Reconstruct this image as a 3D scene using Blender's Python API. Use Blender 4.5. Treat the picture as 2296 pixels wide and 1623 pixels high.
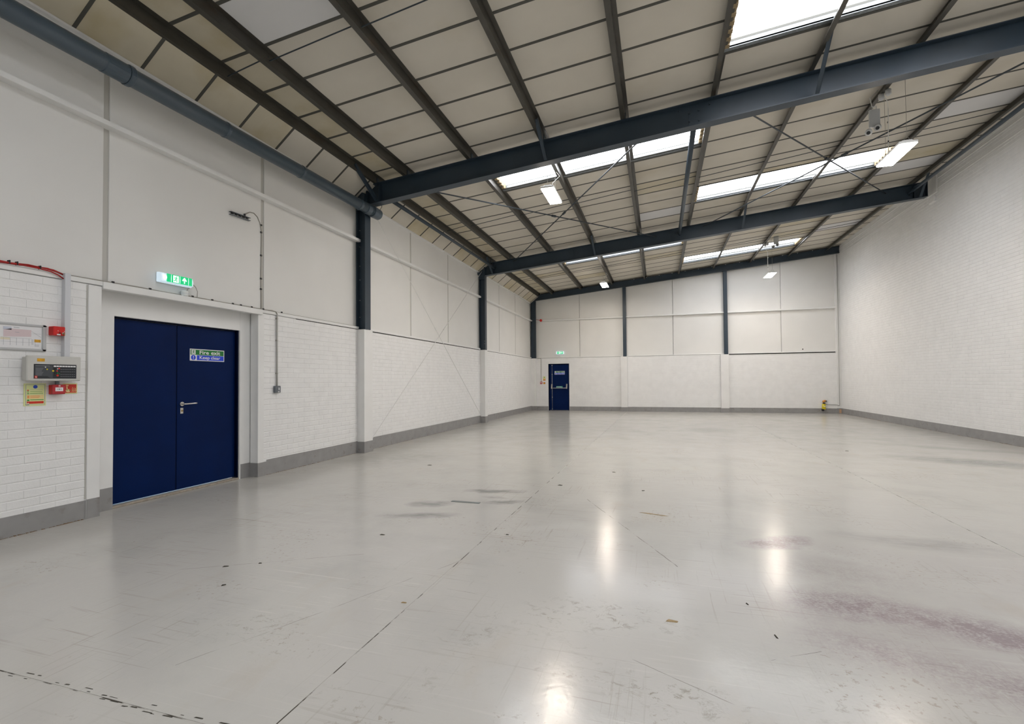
import bpy, bmesh, math, random
from mathutils import Vector, Matrix, Euler
random.seed(7)
for o in list(bpy.data.objects): bpy.data.objects.remove(o)
S = bpy.context.scene
COL = S.collection
PI = math.pi

# ---------------------------------------------------------------- camera
yaw, pitch, roll = -0.29687, 0.0208, -0.00762
cy_, sy_, cp_, sp_ = math.cos(yaw), math.sin(yaw), math.cos(pitch), math.sin(pitch)
F = Vector((sy_*cp_, cy_*cp_, sp_)); R0 = Vector((cy_, -sy_, 0)); U0 = R0.cross(F)
R = R0*math.cos(roll) + U0*math.sin(roll); U = -R0*math.sin(roll) + U0*math.cos(roll)
cam = bpy.data.cameras.new('camera'); co = bpy.data.objects.new('camera', cam); COL.objects.link(co)
M = Matrix((R, U, -F)).transposed().to_4x4(); M.translation = Vector((5.54421, 0, 1.36022))
co.matrix_world = M
cam.sensor_width = 36; cam.lens = 1071.128*36/2296
cam.shift_y = (831.38-811.5)/2296; cam.clip_start = .02; cam.clip_end = 200
S.camera = co

# ---------------------------------------------------------------- world, exposure
W = bpy.data.worlds.new('world'); S.world = W; W.use_nodes = True
wn = W.node_tree; wn.nodes.clear()
sky = wn.nodes.new('ShaderNodeTexSky'); sky.sky_type = 'NISHITA'; sky.sun_disc = False
sky.sun_elevation = math.radians(40); sky.sun_rotation = math.radians(200)
bg = wn.nodes.new('ShaderNodeBackground'); bg.inputs[1].default_value = .25
wo = wn.nodes.new('ShaderNodeOutputWorld')
wn.links.new(sky.outputs[0], bg.inputs[0]); wn.links.new(bg.outputs[0], wo.inputs[0])
S.view_settings.view_transform = 'Standard'; S.view_settings.look = 'None'
S.view_settings.exposure = 0.29; S.view_settings.gamma = 1.0
S.view_settings.use_curve_mapping = False
SKY_EMIT = 7.5      # backlit rooflight sheets
LED_EMIT = 85.0     # high-bay lamp diffusers

# ---------------------------------------------------------------- materials
def nd(nt, t, **k):
    n = nt.nodes.new(t)
    for a, v in k.items(): setattr(n, a, v)
    return n
def s2l(c): return tuple(((x/255)/12.92 if x/255 <= .04045 else ((x/255+.055)/1.055)**2.4) for x in c)
MATS = {}
def mat(name, col, rough=.6, metal=0., var=0., vscale=3., bump=0., bscale=40., spec=.5, emit=None, estr=0., col2=None, c2scale=2., c2lo=.5, c2hi=.7, stretch=None):
    """procedural principled material: value mottling, a second colour in patches, fine bump; all in world space"""
    if name in MATS: return MATS[name]
    m = bpy.data.materials.new(name); m.use_nodes = True; nt = m.node_tree
    b = nt.nodes['Principled BSDF']
    b.inputs['Roughness'].default_value = rough; b.inputs['Metallic'].default_value = metal
    b.inputs['Specular IOR Level'].default_value = spec
    g = nd(nt, 'ShaderNodeNewGeometry'); vec = g.outputs['Position']
    if stretch:
        mp = nd(nt, 'ShaderNodeMapping'); mp.inputs['Scale'].default_value = stretch
        nt.links.new(vec, mp.inputs[0]); vec = mp.outputs[0]
    base = (*col, 1)
    rgb = nd(nt, 'ShaderNodeRGB'); rgb.outputs[0].default_value = base; out = rgb.outputs[0]
    def mix(mode, fac, a, bb):
        x = nd(nt, 'ShaderNodeMix', data_type='RGBA', blend_type=mode)
        if isinstance(fac, (int, float)): x.inputs[0].default_value = fac
        else: nt.links.new(fac, x.inputs[0])
        nt.links.new(a, x.inputs[6])
        if isinstance(bb, tuple): x.inputs[7].default_value = bb
        else: nt.links.new(bb, x.inputs[7])
        return x.outputs[2]
    if col2:
        n2 = nd(nt, 'ShaderNodeTexNoise'); n2.inputs['Scale'].default_value = c2scale; n2.inputs['Detail'].default_value = 5
        nt.links.new(vec, n2.inputs['Vector'])
        r2 = nd(nt, 'ShaderNodeMapRange'); r2.inputs[1].default_value = c2lo; r2.inputs[2].default_value = c2hi
        nt.links.new(n2.outputs[0], r2.inputs[0])
        out = mix('MIX', r2.outputs[0], out, (*col2, 1))
    if var:
        n = nd(nt, 'ShaderNodeTexNoise'); n.inputs['Scale'].default_value = vscale; n.inputs['Detail'].default_value = 4
        nt.links.new(vec, n.inputs['Vector'])
        r = nd(nt, 'ShaderNodeMapRange'); r.inputs[1].default_value = .3; r.inputs[2].default_value = .7
        r.inputs[3].default_value = 1-var; r.inputs[4].default_value = 1+var
        nt.links.new(n.outputs[0], r.inputs[0])
        hv = nd(nt, 'ShaderNodeHueSaturation'); nt.links.new(r.outputs[0], hv.inputs['Value']); nt.links.new(out, hv.inputs['Color'])
        out = hv.outputs[0]
    nt.links.new(out, b.inputs['Base Color'])
    if bump:
        n = nd(nt, 'ShaderNodeTexNoise'); n.inputs['Scale'].default_value = bscale; n.inputs['Detail'].default_value = 3
        nt.links.new(vec, n.inputs['Vector'])
        bp = nd(nt, 'ShaderNodeBump'); bp.inputs['Strength'].default_value = bump; bp.inputs['Distance'].default_value = .004
        nt.links.new(n.outputs[0], bp.inputs['Height']); nt.links.new(bp.outputs[0], b.inputs['Normal'])
    if emit:
        b.inputs['Emission Color'].default_value = (*emit, 1); b.inputs['Emission Strength'].default_value = estr
    MATS[name] = m; return m

BRICK = mat('white_brick_paint', (.81, .81, .80), .55, var=.03, vscale=5, bump=.3, bscale=60)
MORTAR = mat('painted_joint', (.79, .79, .78), .6, var=.05, vscale=8)
CLAD = mat('white_lining_sheet', (.755, .75, .725), .5, var=.025, vscale=1.2)
CLADJ = mat('lining_joint_strip', (.52, .51, .47), .6)
WTRIM = mat('white_trim_paint', (.80, .80, .785), .45, var=.03, vscale=4)
RENDER_ = mat('smooth_white_render', (.79, .79, .775), .5, var=.03, vscale=3)
DARKGAP = mat('dark_gap', (.02, .02, .018), .9)
SKIRT = mat('grey_skirting_paint', s2l((146, 145, 144)), .45, var=.08, vscale=6, col2=s2l((122, 116, 110)), c2scale=9, c2lo=.6, c2hi=.8)
PANEL = mat('cream_ceiling_board', (.60, .565, .49), .75, var=.045, vscale=1.4, col2=(.53, .48, .38), c2scale=.9, c2lo=.55, c2hi=.85)
PANELW = mat('replacement_white_board', (.66, .66, .66), .7, var=.02)
PANELY = mat('stained_cream_board', (.57, .52, .40), .75, var=.06, vscale=2, col2=(.47, .40, .24), c2scale=1.7, c2lo=.5, c2hi=.8)
TBAR = mat('dark_tee_bar', s2l((72, 72, 66)), .6)
DECK = mat('roof_deck', (.12, .12, .12), .9)
STEEL = mat('blue_grey_steel_paint', s2l((46, 60, 72)), .42, var=.10, vscale=2.5, bump=.05)
PURL = mat('brown_grey_purlin_steel', s2l((70, 68, 62)), .40, .3, var=.16, vscale=4, col2=s2l((70, 56, 42)), c2scale=2.2, c2lo=.58, c2hi=.8, stretch=(3, 1, 3))
GALV = mat('galvanised_channel', s2l((120, 125, 128)), .42, .5, var=.25, vscale=30)
FOAM = mat('yellow_foam_filler', (.34, .26, .15), .8, var=.2, vscale=20)
ROD = mat('dark_rod_steel', s2l((58, 66, 72)), .45, .4)
RODW = mat('white_painted_rod', (.74, .74, .72), .5)
PIPE = mat('slate_pipe_plastic', s2l((70, 84, 95)), .35, var=.06, vscale=3)
NAVY = mat('navy_door_paint', (.0002, .0105, .064), .42, var=.12, vscale=2.5, bump=.05, bscale=60, spec=.10)
NAVYF = mat('navy_frame_paint', (.0003, .003, .020), .4, spec=.1)
CHROME = mat('satin_steel', (.62, .60, .57), .28, .9)
BRASS = mat('dull_brass', (.35, .26, .12), .4, .8)
BLACK = mat('black_plastic', (.012, .012, .012), .45)
CABLE = mat('grey_cable', s2l((150, 146, 136)), .6)
CABLEW = mat('white_cable', (.7, .7, .67), .5)
REDC = mat('red_cable', s2l((168, 24, 22)), .45, var=.1, vscale=20)
RED = mat('red_plastic', s2l((205, 24, 18)), .35)
REDD = mat('dark_red_plastic', s2l((176, 40, 46)), .4)
TRUNK = mat('grey_trunking', s2l((206, 208, 212)), .4)
ALU = mat('aluminium_frame', s2l((190, 192, 194)), .38, .4)
PAPER = mat('white_paper', (.78, .78, .79), .35)
PINK = mat('pale_pink_print', s2l((214, 196, 198)), .4)
LILAC = mat('pale_lilac_print', s2l((196, 200, 214)), .4)
CREAMP = mat('pale_cream_print', s2l((222, 214, 190)), .4)
GREYP = mat('grey_print', s2l((150, 152, 158)), .4)
GOLD = mat('gold_label', s2l((214, 160, 40)), .3, .2, var=.25, vscale=25)
BOXG = mat('grey_panel_casing', s2l((200, 199, 193)), .45, var=.03, vscale=12)
DKFACE = mat('charcoal_fascia', s2l((34, 38, 44)), .3)
DKFACE2 = mat('slate_fascia', s2l((66, 70, 76)), .3)
WHITE = mat('white_print', (.8, .8, .8), .4)
LUMI = mat('pale_luminous_sheet', s2l((222, 226, 160)), .4)
BLUE = mat('blue_print', s2l((20, 70, 190)), .4)
BLUES = mat('sign_blue', s2l((16, 66, 214)), .35)
GREEN = mat('sign_green', s2l((0, 118, 44)), .35)
GREENP = mat('green_print', s2l((30, 130, 50)), .4)
ORANGE = mat('orange_print', s2l((232, 150, 90)), .4)
SAND = mat('sand_print', s2l((236, 212, 150)), .4)
REDP = mat('red_print', s2l((204, 44, 24)), .4)
YEL = mat('yellow_plastic', s2l((216, 196, 24)), .4)
TAN = mat('tan_plastic', s2l((206, 140, 60)), .4)
SWG = mat('grey_metalclad', s2l((104, 110, 116)), .4, .3)
TEAL = mat('teal_print', s2l((60, 150, 130)), .4)
PINK_LED = mat('red_lens', s2l((230, 60, 60)), .3)
CLEAR = mat('frosted_plastic', s2l((196, 198, 198)), .3)
LENSW = mat('white_fitting_casing', (.75, .75, .73), .4)
LAMPM = mat('led_diffuser', (.9, .88, .82), .4, emit=(1., .875, .745), estr=LED_EMIT)
SKYM = mat('rooflight_sheet', (.8, .83, .86), .4, emit=(.945, .955, 1.), estr=SKY_EMIT)
def sheet_ribs():
    nt = SKYM.node_tree; b = nt.nodes['Principled BSDF']
    g = nd(nt, 'ShaderNodeNewGeometry'); sp = nd(nt, 'ShaderNodeSeparateXYZ'); nt.links.new(g.outputs['Position'], sp.inputs[0])
    m1 = nd(nt, 'ShaderNodeMath', operation='MULTIPLY'); nt.links.new(sp.outputs[1], m1.inputs[0]); m1.inputs[1].default_value = 2*PI/.15
    m2 = nd(nt, 'ShaderNodeMath', operation='SINE'); nt.links.new(m1.outputs[0], m2.inputs[0])
    m3 = nd(nt, 'ShaderNodeMath', operation='ABSOLUTE'); nt.links.new(m2.outputs[0], m3.inputs[0])
    r = nd(nt, 'ShaderNodeMapRange'); r.inputs[1].default_value = .0; r.inputs[2].default_value = .22; r.inputs[3].default_value = SKY_EMIT*.085; r.inputs[4].default_value = SKY_EMIT
    nt.links.new(m3.outputs[0], r.inputs[0]); nt.links.new(r.outputs[0], b.inputs['Emission Strength'])
sheet_ribs()
EXITW = mat('exit_light_body', (.8, .85, .9), .3, emit=(.62, .84, 1.), estr=.42)
EXITHOT = mat('exit_lamp_core', (.9, .95, 1.), .3, emit=(.85, .95, 1.), estr=1.6)
EXITG = mat('exit_green_film', s2l((0, 150, 90)), .35, emit=(0., .42, .15), estr=.9)
EXITP = mat('exit_white_film', (.8, .9, .85), .35, emit=(.8, 1., .92), estr=.8)
RUST = mat('bare_brick_chip', s2l((196, 160, 130)), .8, var=.1)
DIRT = mat('brown_floor_edge_dirt', s2l((104, 82, 58)), .9, var=.3, vscale=30)
WOOD = mat('wood_splinter', s2l((164, 142, 106)), .8, var=.2, vscale=50)
GRIT = mat('dark_grit', s2l((58, 54, 44)), .8, var=.3, vscale=50)

# floor paint: base mottling + stains that stay with the concrete
def floor_material():
    m = bpy.data.materials.new('painted_concrete_floor'); m.use_nodes = True; nt = m.node_tree
    b = nt.nodes['Principled BSDF']; L = nt.links.new
    g = nd(nt, 'ShaderNodeNewGeometry'); pos = g.outputs['Position']
    def noise(scale, detail=4, rough=.55, sc=None, rot=0, dist=0):
        v = pos
        if sc:
            mp = nd(nt, 'ShaderNodeMapping'); mp.inputs['Scale'].default_value = sc; mp.inputs['Rotation'].default_value = (0, 0, rot)
            L(pos, mp.inputs[0]); v = mp.outputs[0]
        n = nd(nt, 'ShaderNodeTexNoise'); n.inputs['Scale'].default_value = scale; n.inputs['Detail'].default_value = detail
        n.inputs['Roughness'].default_value = rough; n.inputs['Distortion'].default_value = dist; L(v, n.inputs['Vector']); return n.outputs[0]
    def rng(x, a, c, lo=0., hi=1., smooth=False):
        r = nd(nt, 'ShaderNodeMapRange'); r.inputs[1].default_value = a; r.inputs[2].default_value = c
        r.inputs[3].default_value = lo; r.inputs[4].default_value = hi
        if smooth: r.interpolation_type = 'SMOOTHSTEP'
        L(x, r.inputs[0]); return r.outputs[0]
    def mth(op, a, c):
        x = nd(nt, 'ShaderNodeMath', operation=op)
        for i, v in enumerate((a, c)):
            if isinstance(v, (int, float)): x.inputs[i].default_value = v
            else: L(v, x.inputs[i])
        return x.outputs[0]
    def blob(x, y, rx, ry, ang=0, amp=1.):
        mp = nd(nt, 'ShaderNodeMapping', vector_type='TEXTURE')
        mp.inputs['Location'].default_value = (x, y, 0); mp.inputs['Rotation'].default_value = (0, 0, math.radians(ang)); mp.inputs['Scale'].default_value = (rx, ry, 1)
        L(wob, mp.inputs[0])
        gr = nd(nt, 'ShaderNodeTexGradient', gradient_type='SPHERICAL'); L(mp.outputs[0], gr.inputs[0])
        return mth('MULTIPLY', gr.outputs['Fac'], amp)
    def total(xs):
        t = xs[0]
        for x in xs[1:]: t = mth('ADD', t, x)
        return t
    def mix(fac, a, col, mode='MIX'):
        x = nd(nt, 'ShaderNodeMix', data_type='RGBA', blend_type=mode)
        L(fac, x.inputs[0]); L(a, x.inputs[6]); x.inputs[7].default_value = (*col, 1); return x.outputs[2]
    # wobbled coordinates give the stains ragged outlines
    wn_ = nd(nt, 'ShaderNodeTexNoise'); wn_.inputs['Scale'].default_value = 3.5; wn_.inputs['Detail'].default_value = 4; L(pos, wn_.inputs['Vector'])
    sub = nd(nt, 'ShaderNodeVectorMath', operation='SUBTRACT'); L(wn_.outputs['Color'], sub.inputs[0]); sub.inputs[1].default_value = (.5, .5, .5)
    scl = nd(nt, 'ShaderNodeVectorMath', operation='SCALE'); L(sub.outputs[0], scl.inputs[0]); scl.inputs['Scale'].default_value = .22
    add = nd(nt, 'ShaderNodeVectorMath', operation='ADD'); L(pos, add.inputs[0]); L(scl.outputs[0], add.inputs[1]); wob = add.outputs[0]
    rgb = nd(nt, 'ShaderNodeRGB'); rgb.outputs[0].default_value = (*s2l((186, 183, 177)), 1); c = rgb.outputs[0]
    c = mix(rng(noise(.35, 5), .40, .68), c, s2l((186, 184, 177)))
    c = mix(rng(noise(1.1, 6, .6), .5, .78, 0, .55), c, s2l((164, 163, 158)))
    c = mix(rng(noise(2.0, 5, .6, (1, .5, 1), .5), .60, .80, 0, .5), c, s2l((178, 168, 152)))
    # fine scratches, dark and pale, in two directions
    sA = noise(14, 3, .6, (.12, 3, 1), .35, .6); sB = noise(16, 3, .6, (3, .10, 1), .7, .6)
    area = rng(noise(.8, 3), .45, .62)
    c = mix(mth('MULTIPLY', rng(sA, .60, .67, 0, .40), area), c, s2l((140, 130, 116)))
    sC = noise(18, 3, .6, (.09, 3.2, 1), -.25, .5)
    c = mix(mth('MULTIPLY', rng(sC, .61, .66, 0, .45), rng(noise(.6, 3), .46, .6)), c, s2l((204, 201, 194)))
    c = mix(mth('MULTIPLY', rng(sB, .62, .67, 0, .35), area), c, s2l((148, 140, 126)))
    # flaked speckles
    sp = noise(26, 3, .7); ar2 = rng(noise(1.3, 3), .56, .66)
    c = mix(mth('MULTIPLY', rng(sp, .58, .64, 0, .5), ar2), c, s2l((140, 128, 110)))
    # scuffed patches in the foreground
    scuff = total([blob(5.1, 2.75, .75, .38, 10), blob(5.6, 2.15, .7, .3, -20), blob(4.7, 2.2, .4, .35, 0), blob(6.3, 2.1, .55, .35, 0), blob(3.3, 2.2, .5, .3, 20, .8)])
    c = mix(mth('MULTIPLY', mth('MULTIPLY', scuff, rng(noise(2.6, 4, .6), .42, .58, .1, 1.4)), rng(noise(13, 6, .8, (1, 1.4, 1), .6, .8), .53, .64, 0, .85)), c, s2l((142, 137, 124)))
    # purple dye spill
    gr = rng(mth('ADD', mth('MULTIPLY', noise(11, 5, .75), .6), mth('MULTIPLY', noise(60, 2, .6), .4)), .38, .62)
    pur = total([blob(6.46, 4.46, .38, .17, 30, 1.6), blob(6.55, 3.35, .55, .3, 25, .65), blob(7.0, 3.25, .75, .28, -12, 1.0), blob(7.55, 3.05, .7, .22, -15, 1.25), blob(7.1, 2.62, .7, .3, -25, .8), blob(6.5, 2.85, .35, .25, 0, .55), blob(7.6, 2.4, .6, .4, 0, .55), blob(6.75, 3.9, .6, .35, 0, .35)])
    c = mix(mth('MINIMUM', mth('MULTIPLY', pur, mth('ADD', mth('MULTIPLY', gr, .85), .12)), .75), c, s2l((120, 97, 108)))
    tint = total([blob(7.0, 3.1, 1.5, .8, -12, .55), blob(6.6, 4.3, .8, .6, 0, .3), blob(8.0, 4.2, 1.8, .9, -10, .3)])
    c = mix(mth('MULTIPLY', tint, .6), c, s2l((158, 150, 150)))
    # dark damp marks beside a mortar bar, mid floor and far right
    dk = total([blob(3.10, 4.84, .30, .17, 20, 1.0), blob(3.20, 4.40, .46, .13, 20, .75), blob(3.60, 5.60, .42, .14, 12, 1.0), blob(3.86, 5.12, .30, .10, 25, .8), blob(3.68, 5.3, .18, .08, 0, .55), blob(10.35, 9.5, 1.4, .55, -20, .75), blob(10.9, 11.2, 1.6, .3, -25, .35), blob(6.8, 13.8, .7, .9, 0, .45), blob(1.2, 7.6, 1.2, .9, 60, .25), blob(7.6, 4.75, .8, .25, -5, .35)])
    c = mix(mth('MINIMUM', mth('MULTIPLY', dk, rng(noise(4, 4, .6, (1, 2.5, 1), .3), .3, .62, .35, 1.15)), .6), c, s2l((88, 91, 92)))
    # pale swept arc left by a tyre
    mpA = nd(nt, 'ShaderNodeMapping', vector_type='TEXTURE'); mpA.inputs['Location'].default_value = (5.6, 2.6, 0); mpA.inputs['Scale'].default_value = (2.05, 2.05, 1); L(pos, mpA.inputs[0])
    sx = nd(nt, 'ShaderNodeVectorMath', operation='LENGTH'); flat = nd(nt, 'ShaderNodeVectorMath', operation='MULTIPLY'); L(mpA.outputs[0], flat.inputs[0]); flat.inputs[1].default_value = (1, 1, 0); L(flat.outputs[0], sx.inputs[0])
    d = mth('ABSOLUTE', mth('SUBTRACT', sx.outputs['Value'], 1.), 0.)
    arc = mth('MULTIPLY', rng(d, .0, .07, 1., 0., True), rng(noise(1.2), .45, .6))
    c = mix(mth('MULTIPLY', arc, .35), c, s2l((198, 197, 192)))
    # hairline cracks as thin dark runs (distance to a segment)
    def crack(p, q, wdt, amt, n0=.42, n1=.56):
        p, q = Vector(p), Vector(q); l = (q-p).length; a = math.atan2(q.y-p.y, q.x-p.x)
        mp = nd(nt, 'ShaderNodeMapping', vector_type='TEXTURE'); mp.inputs['Location'].default_value = (*p, 0); mp.inputs['Rotation'].default_value = (0, 0, a)
        L(wob2, mp.inputs[0]); sep = nd(nt, 'ShaderNodeSeparateXYZ'); L(mp.outputs[0], sep.inputs[0])
        inx = mth('MULTIPLY', mth('GREATER_THAN', sep.outputs[0], 0.), mth('LESS_THAN', sep.outputs[0], l))
        k = mth('MULTIPLY', inx, mth('LESS_THAN', mth('ABSOLUTE', sep.outputs[1], 0.), wdt))
        return mth('MULTIPLY', mth('MULTIPLY', k, rng(noise(5, 3), n0, n1)), amt)
    s2_ = nd(nt, 'ShaderNodeVectorMath', operation='SCALE'); L(sub.outputs[0], s2_.inputs[0]); s2_.inputs['Scale'].default_value = .035
    a2 = nd(nt, 'ShaderNodeVectorMath', operation='ADD'); L(pos, a2.inputs[0]); L(s2_.outputs[0], a2.inputs[1]); wob2 = a2.outputs[0]
    cr = total([crack((5.40, 2.42), (6.15, 2.05), .002, .6), crack((4.75, 5.5), (5.66, 3.7), .004, .6), crack((2.0, 2.55), (3.3, 3.3), .002, .6), crack((3.3, 1.75), (4.1, 3.4), .002, .55), crack((4.2, 2.9), (5.0, 2.8), .0015, .7), crack((6.05, 2.6), (6.3, 2.75), .0015, .9)])
    c = mix(mth('MINIMUM', cr, .8), c, s2l((92, 86, 74)))
    L(c, b.inputs['Base Color'])
    rg = rng(noise(2.5, 4), .3, .7, .16, .215)
    rg2 = mth('ADD', rg, mth('MULTIPLY', mth('MINIMUM', total([pur, scuff]), 1.), .055))
    L(rg2, b.inputs['Roughness']); b.inputs['Specular IOR Level'].default_value = .36
    bp = nd(nt, 'ShaderNodeBump'); bp.inputs['Strength'].default_value = .28; bp.inputs['Distance'].default_value = .0042
    hh = mth('ADD', mth('MULTIPLY', noise(8, 3), .7), mth('MULTIPLY', noise(42, 2), .35))
    L(hh, bp.inputs['Height']); L(bp.outputs[0], b.inputs['Normal'])
    return m
FLOOR = floor_material()
JOINT = mat('floor_joint_filler', s2l((60, 54, 44)), .8, col2=s2l((176, 173, 166)), c2scale=6, c2lo=.43, c2hi=.50)

# ---------------------------------------------------------------- mesh helpers
class MB:
    def __init__(s): s.v = []; s.f = []
    def add(s, vs, fs):
        n = len(s.v); s.v += [Vector(p) for p in vs]; s.f += [[i+n for i in f] for f in fs]; return s
    def box(s, x0, x1, y0, y1, z0, z1):
        return s.add([(x0,y0,z0),(x1,y0,z0),(x1,y1,z0),(x0,y1,z0),(x0,y0,z1),(x1,y0,z1),(x1,y1,z1),(x0,y1,z1)],
                     [(0,3,2,1),(4,5,6,7),(0,1,5,4),(1,2,6,5),(2,3,7,6),(3,0,4,7)])
    def hexa(s, lo, hi):
        """lo, hi: four points each (same winding)"""
        return s.add(list(lo)+list(hi), [(0,3,2,1),(4,5,6,7),(0,1,5,4),(1,2,6,5),(2,3,7,6),(3,0,4,7)])
    def prism(s, prof, place, t0, t1):
        """prof: 2-D loop; place(a,b,t) -> 3-D point"""
        n = len(prof)
        return s.add([place(a,b,t0) for a,b in prof]+[place(a,b,t1) for a,b in prof],
                     [list(range(n))[::-1], list(range(n,2*n))]+[[i,(i+1)%n,(i+1)%n+n,i+n] for i in range(n)])
    def tube(s, pts, r, n=8):
        pts = [Vector(p) for p in pts]; rings = []
        for i, p in enumerate(pts):
            t = ((pts[min(i+1,len(pts)-1)]-pts[max(i-1,0)])).normalized()
            a = Vector((0,0,1)) if abs(t.z) < .9 else Vector((1,0,0))
            u = t.cross(a).normalized(); w = t.cross(u)
            rr = r[i] if isinstance(r, (list, tuple)) else r
            rings.append([p+(u*math.cos(2*PI*k/n)+w*math.sin(2*PI*k/n))*rr for k in range(n)])
        fs = []
        for i in range(len(pts)-1):
            fs += [[i*n+k, i*n+(k+1)%n, (i+1)*n+(k+1)%n, (i+1)*n+k] for k in range(n)]
        fs += [list(range(n))[::-1], [(len(pts)-1)*n+k for k in range(n)]]
        return s.add([q for ring in rings for q in ring], fs)
    def build(s, name, m, parent=None, origin=None, bevel=0., smooth=False, seg=1):
        me = bpy.data.meshes.new(name)
        base = Vector((0,0,0))
        if parent is not None: base = parent.matrix_world_base
        elif origin == 'base':
            xs = [p.x for p in s.v]; ys = [p.y for p in s.v]; zs = [p.z for p in s.v]
            base = Vector(((min(xs)+max(xs))/2, (min(ys)+max(ys))/2, min(zs)))
        elif origin is not None: base = Vector(origin)
        me.from_pydata([p-base for p in s.v], [], s.f)
        bm = bmesh.new(); bm.from_mesh(me)
        bmesh.ops.recalc_face_normals(bm, faces=bm.faces)
        if bevel: bmesh.ops.bevel(bm, geom=list(bm.edges), offset=bevel, segments=seg, affect='EDGES', clamp_overlap=True)
        bm.to_mesh(me); bm.free()
        if smooth:
            for p in me.polygons: p.use_smooth = True
        me.materials.append(m)
        o = bpy.data.objects.new(name, me); COL.objects.link(o)
        if parent is not None: o.parent = parent.o
        else: o.location = base
        return T(o, base)
class T:
    """object + the world point its children's meshes are measured from"""
    def __init__(s, o, base): s.o = o; s.matrix_world_base = Vector(base)
    def tag(s, label=None, cat=None, group=None, kind=None):
        if label: s.o['label'] = label
        if cat: s.o['category'] = cat
        if group: s.o['group'] = group
        if kind: s.o['kind'] = kind
        return s
def thing(name, loc, label=None, cat=None, group=None, kind=None):
    o = bpy.data.objects.new(name, None); o.empty_display_size = .05; o.location = loc; COL.objects.link(o)
    return T(o, loc).tag(label, cat, group, kind)
def box(name, m, x0, x1, y0, y1, z0, z1, parent=None, bevel=0., origin=None):
    return MB().box(x0,x1,y0,y1,z0,z1).build(name, m, parent, origin, bevel)
def inst(src, name, loc, parent):
    o = bpy.data.objects.new(name, src); o.location = Vector(loc)-parent.matrix_world_base; o.parent = parent.o; COL.objects.link(o); return o
# planar graphics. plane 'L' = left wall (u=y, v=z, out=+x), 'B' = back wall (u=x, v=z, out=-y)
def plc(plane, d):
    if plane == 'L': return lambda u, v, t: Vector((d+t, u, v))
    if plane == 'B': return lambda u, v, t: Vector((u, d-t, v))
def poly(name, m, plane, d, loops, parent=None, th=.0015, **k):
    b = MB(); pl = plc(plane, d)
    for lp in loops: b.prism(lp, pl, 0, th)
    return b.build(name, m, parent, **k)
def rect(u0, u1, v0, v1): return [(u0,v0),(u1,v0),(u1,v1),(u0,v1)]
def disc(u, v, r, n=20, ry=None): return [(u+r*math.cos(2*PI*i/n), v+(ry or r)*math.sin(2*PI*i/n)) for i in range(n)]
def stroke(p, q, w):
    p, q = Vector(p), Vector(q); d = (q-p).normalized(); n = Vector((-d.y, d.x))*w/2
    return [tuple(p-n), tuple(q-n), tuple(q+n), tuple(p+n)]
def runner(u, v, h, mirror=1):
    """running figure strokes in a box of height h whose lower left is (u,v)"""
    P = lambda a, b: (u+h*.5+mirror*(a-.5)*h, v+b*h); w = .11*h
    return [disc(*P(.60,.86), .085*h, 10), stroke(P(.56,.74), P(.46,.44), w*1.5), stroke(P(.46,.44), P(.66,.32), w), stroke(P(.66,.32), P(.62,.06), w),
            stroke(P(.46,.44), P(.36,.22), w), stroke(P(.36,.22), P(.10,.20), w), stroke(P(.56,.72), P(.78,.56), w*.8), stroke(P(.54,.72), P(.30,.70), w*.8), stroke(P(.30,.70), P(.22,.54), w*.8)]
def text(name, s, m, plane, d, u0, u1, v0, v1, parent, bold=.02, th=.0012):
    cu = bpy.data.curves.new(name, 'FONT'); cu.body = s; cu.size = 1; cu.offset = bold; cu.resolution_u = 3
    o = bpy.data.objects.new(name, cu); COL.objects.link(o)
    bpy.context.view_layer.update()
    me = bpy.data.meshes.new_from_object(o.evaluated_get(bpy.context.evaluated_depsgraph_get()))
    bpy.data.objects.remove(o); bpy.data.curves.remove(cu)
    xs = [v.co.x for v in me.vertices]; ys = [v.co.y for v in me.vertices]
    a0, a1, b0, b1 = min(xs), max(xs), min(ys), max(ys); pl = plc(plane, d)
    b = MB(); b.add([pl(u0+(v.co.x-a0)/(a1-a0)*(u1-u0), v0+(v.co.y-b0)/(b1-b0)*(v1-v0), th) for v in me.vertices], [list(p.vertices) for p in me.polygons])
    bpy.data.meshes.remove(me)
    return b.build(name, m, parent)

# ---------------------------------------------------------------- dimensions
RW = 12.288          # room width (x)
YB = 21.30           # back wall brick face
YF = -5.2            # front wall, behind the camera
HB = 2.38            # top of the brick dado
SL = .0968378
rz = lambda x: 5.16206 + SL*x          # top of rafters / underside of purlins
zt = lambda x: rz(x) + .14             # underside of ceiling boards
Y1, Y2, Y3 = 7.98, 14.56, 21.16        # front faces of the frames
FW = .178                              # rafter flange width
PX = [.37, 1.03, 2.335, 3.69, 5.07, 6.45, 7.80, 9.165, 10.53, 11.87]   # purlin webs
PITCH = .66
SEAM = [5.205 + PITCH*k for k in range(-4, 25)]

# ---------------------------------------------------------------- floor
fl = box('floor', JOINT, -.6, RW+.5, YF-.3, YB+.5, -.12, -.0012).tag(kind='structure')
XJ = [(-.6, -.6), (4.07, 4.26), (8.16, 8.20), (RW+.5, RW+.5)]
for (ya, yb) in ((YF-.3, 1.487), (1.487, YB+.5)):
    for i in range(3):
        fx = lambda k, y: XJ[k][0] + (XJ[k][1]-XJ[k][0])*max(0, (y-1.49)/19.8)
        g = .0034
        l0, r0, l1, r1 = fx(i,ya)+g, fx(i+1,ya)-g, fx(i,yb)+g, fx(i+1,yb)-g
        MB().hexa([(l0,ya+g,-.05),(r0,ya+g,-.05),(r1,yb-g,-.05),(l1,yb-g,-.05)], [(l0,ya+g,0),(r0,ya+g,0),(r1,yb-g,0),(l1,yb-g,0)]).build('slab', FLOOR, fl)
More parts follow.
